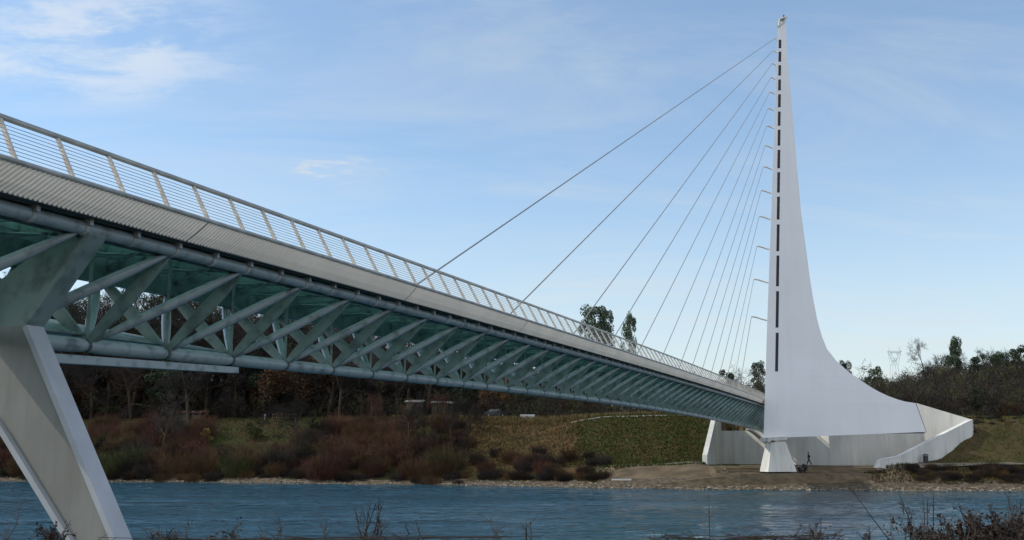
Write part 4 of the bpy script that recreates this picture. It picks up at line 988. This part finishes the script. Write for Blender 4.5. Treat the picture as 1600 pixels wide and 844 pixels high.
J = dict(pelvis=(0, 0, .93), belly=(-.01, 0, 1.10), chest=(-.03, 0, 1.33), neck=(-.05, 0, 1.49), head=(-.07, 0, 1.61), crown=(-.07, 0, 1.70), shL=(-.03, -.17, 1.40), elL=(.09, -.22, 1.15), haL=(-.02, -.22, .92),
         shR=(-.03, .17, 1.40), elR=(-.02, .22, 1.13), haR=(-.18, .2, .95), hiL=(0, -.09, .88), knL=(-.20, -.09, .50), anL=(-.31, -.09, .09), toL=(-.45, -.09, .05),
         hiR=(0, .09, .88), knR=(.14, .09, .47), anR=(.40, .09, .14), toR=(.33, .09, .04), face=(-1, 0, 0))
P = at(1264.3, 724.5, 146.0)
figure('person', 'person in dark clothes walking left across the plaza behind the pedestal', (P.x, 146.0, 2.952), 0, J, 1.06)
J2 = dict(pelvis=(0, 0, .16), belly=(-.05, 0, .34), chest=(-.13, 0, .56), neck=(-.20, 0, .72), head=(-.24, 0, .83), crown=(-.25, 0, .92), shL=(-.13, -.17, .63), elL=(.08, -.23, .46), haL=(.30, -.16, .48),
          shR=(-.13, .17, .63), elR=(.08, .23, .46), haR=(.30, .16, .48), hiL=(.05, -.09, .15), knL=(.40, -.10, .46), anL=(.58, -.10, .08), toL=(.72, -.10, .04),
          hiR=(.05, .09, .15), knR=(.42, .10, .48), anR=(.62, .10, .08), toR=(.76, .10, .04), face=(1, 0, 0))
P = at(1250.5, 735, 139.3)
figure('person', 'person in black sitting on the ground beside the foot of the white pedestal', (P.x - .1, 139.2, 2.06), 0, J2, 1.15)
bp_ = MB(); bx = P.x + .75
bp_.tube([(bx, 139.9, 2.45), (bx + .02, 139.9, 2.75), (bx - .1, 139.9, 3.05), (bx - .25, 139.9, 3.2)], [.30, .36, .28, .1], 10); pk = bp_.build('backpack', coat, None, True)
tag(pk, 'black backpack standing on the step behind the seated person', 'backpack')
m = MB(); m.tube([(bx + .3, 139.6, 2.6), (bx + .33, 139.62, 2.8), (bx + .15, 139.6, 3.05)], .03, 5); m.build('strap', trou, None).parent = pk
# ------------------------------------------------------------------ dry plants in the foreground
random.seed(33)
stem_m = mat('dead_stem', (.045, .034, .028), .9, var=.4, scale=20); seed_m = mat('seed_head', (.05, .034, .027), .95, var=.5, scale=40)
def weed(tops, Y, label, seeds=0, side=3, th_=.0026, name='dry_weed'):
    base_px = sum(t[2] for t in tops) / len(tops); X = (base_px - 800) / 1600 * Y; z = zter(X, Y)
    m = MB(); sd_ = m
    for (x, y, xb) in tops:
        top = at(x, y, Y + rnd(-.15, .15)); low = at(xb, 852, Y + rnd(-.2, .2)); base = Vector((lerp(low.x, X, .5), Y, z - .05))
        mid_ = low.lerp(top, .5) + rdir() * .02
        m.mi = 0; pts = [base, low, mid_, top]; m.tube(pts, [th_ * 1.5, th_ * 1.2, th_, th_ * .5], 5)
        for _ in range(side):
            f = rnd(.05, .95); m.mi = 0; b_ = low.lerp(top, f); d_ = ((top - low).normalized() + rdir() * .8).normalized(); ln = rnd(.02, .085)
            e_ = b_ + d_ * ln; m.tube([b_, e_], [th_ * .6, th_ * .35], 4)
            for _ in range(seeds):
                c_ = b_.lerp(e_, rnd(.3, 1.1)) + rdir() * .012; a_ = rdir() * rnd(.004, .010); q_ = a_.cross(rdir()) * .9; sd_.mi = 1; sd_.face([c_ - a_, c_ + q_, c_ + a_, c_ - q_])
    o = m.build(name, [stem_m, seed_m]); me = o.data; me.transform(Matrix.Translation((-X, -Y, -z))); o.location = (X, Y, z)
    return tag(o, label, 'weed')
weed([(1332, 766, 1396)], 5.2, 'long slanting bare stalk at the bottom right, leaning left', side=2)
weed([(1403, 768, 1424), (1392, 812, 1402), (1418, 800, 1430)], 5.0, 'dry weed with small seed clusters right of the long slanting stalk', seeds=4, side=6)
weed([(1441, 772, 1444), (1449, 776, 1455), (1459, 770, 1458)], 5.4, 'three upright thin stalks close together at the bottom right', side=4)
weed([(1425, 812, 1430), (1432, 826, 1436), (1415, 822, 1412), (1468, 812, 1475), (1480, 818, 1482)], 4.8, 'low seedy weed around the feet of the three upright stalks', seeds=7, side=7)
weed([(1494, 818, 1500), (1500, 822, 1507), (1512, 826, 1512), (1520, 822, 1525)], 4.7, 'cluster of dark seed heads left of the dense brown brush', seeds=9, side=7)
weed([(1497, 786, 1528), (1545, 790, 1560), (1530, 808, 1540), (1555, 800, 1545)], 5.5, 'tall arching weed above the dense brown brush', seeds=2, side=8)
weed([(1575, 775, 1590), (1583, 790, 1586), (1594, 784, 1592), (1600, 800, 1605)], 5.2, 'tall thin weed at the right edge of the picture', seeds=2, side=8)
weed([(rnd(1505, 1612), rnd(810, 838), rnd(1505, 1612)) for _ in range(42)], 4.6, 'dense reddish brown brush filling the bottom right corner', seeds=5, side=12, name='dry_brush')
weed([(rnd(1440, 1520), rnd(830, 842), rnd(1440, 1520)) for _ in range(16)], 4.7, 'low brown brush left of the dense corner brush', seeds=5, side=9, name='dry_brush')
weed([(1357, 828, 1357), (1352, 836, 1350)], 5.0, 'tiny sprig at the bottom edge left of the slanting stalk', seeds=3, side=5)
weed([(1107, 768, 1109)], 5.6, 'single upright stalk below the left wing wall', side=4)
weed([(1266, 824, 1264), (1274, 828, 1276), (1283, 832, 1282)], 5.2, 'little seedy sprigs at the bottom edge below the walking person', seeds=5, side=5)
weed([(33, 786, 6), (14, 815, 2)], 5.2, 'curved bare stalk at the bottom left corner', side=4)
weed([(rnd(52, 118), rnd(826, 842), rnd(52, 118)) for _ in range(12)], 4.8, 'reddish brown sprigs at the bottom edge left of the pier leg', seeds=3, side=8)
weed([(rnd(232, 278), rnd(824, 842), rnd(230, 280)) for _ in range(9)] + [(295, 818, 292)], 5.0, 'arching dry sprigs just right of the pier leg', side=8)
weed([(348, 838, 346), (362, 832, 366), (368, 820, 370), (330, 836, 330)], 5.1, 'small red-tinged sprig at the bottom edge third from the pier leg', seeds=3, side=6)
weed([(434, 796, 437), (440, 826, 438), (406, 822, 415)], 5.4, 'tall thin sprig at the bottom edge left of the centre', side=6)
weed([(510, 812, 511), (505, 828, 508)], 5.3, 'short thin upright sprig in front of the dark water', side=4)
weed([(rnd(555, 605), rnd(780, 830), rnd(565, 605)) for _ in range(10)], 5.4, 'branching dry weed at the bottom edge below the red shrubs', side=9)
weed([(632, 818, 634), (649, 812, 652), (662, 832, 660)], 5.2, 'pair of thin sprigs right of the branching weed', side=4)
weed([(766, 812, 772), (778, 822, 776), (822, 824, 824), (828, 816, 830)], 5.2, 'feathery sprigs at the bottom edge in the middle', side=8)
weed([(rnd(40, 900), rnd(836, 846), rnd(40, 900)) for _ in range(26)], 5.0, 'scattered short stems along the bottom edge of the left half', side=4, name='dry_weed')
weed([(rnd(1000, 1340), rnd(834, 845), rnd(1000, 1340)) for _ in range(26)], 5.0, 'scattered short stems along the bottom edge right of the middle', seeds=1, side=5, name='dry_weed')
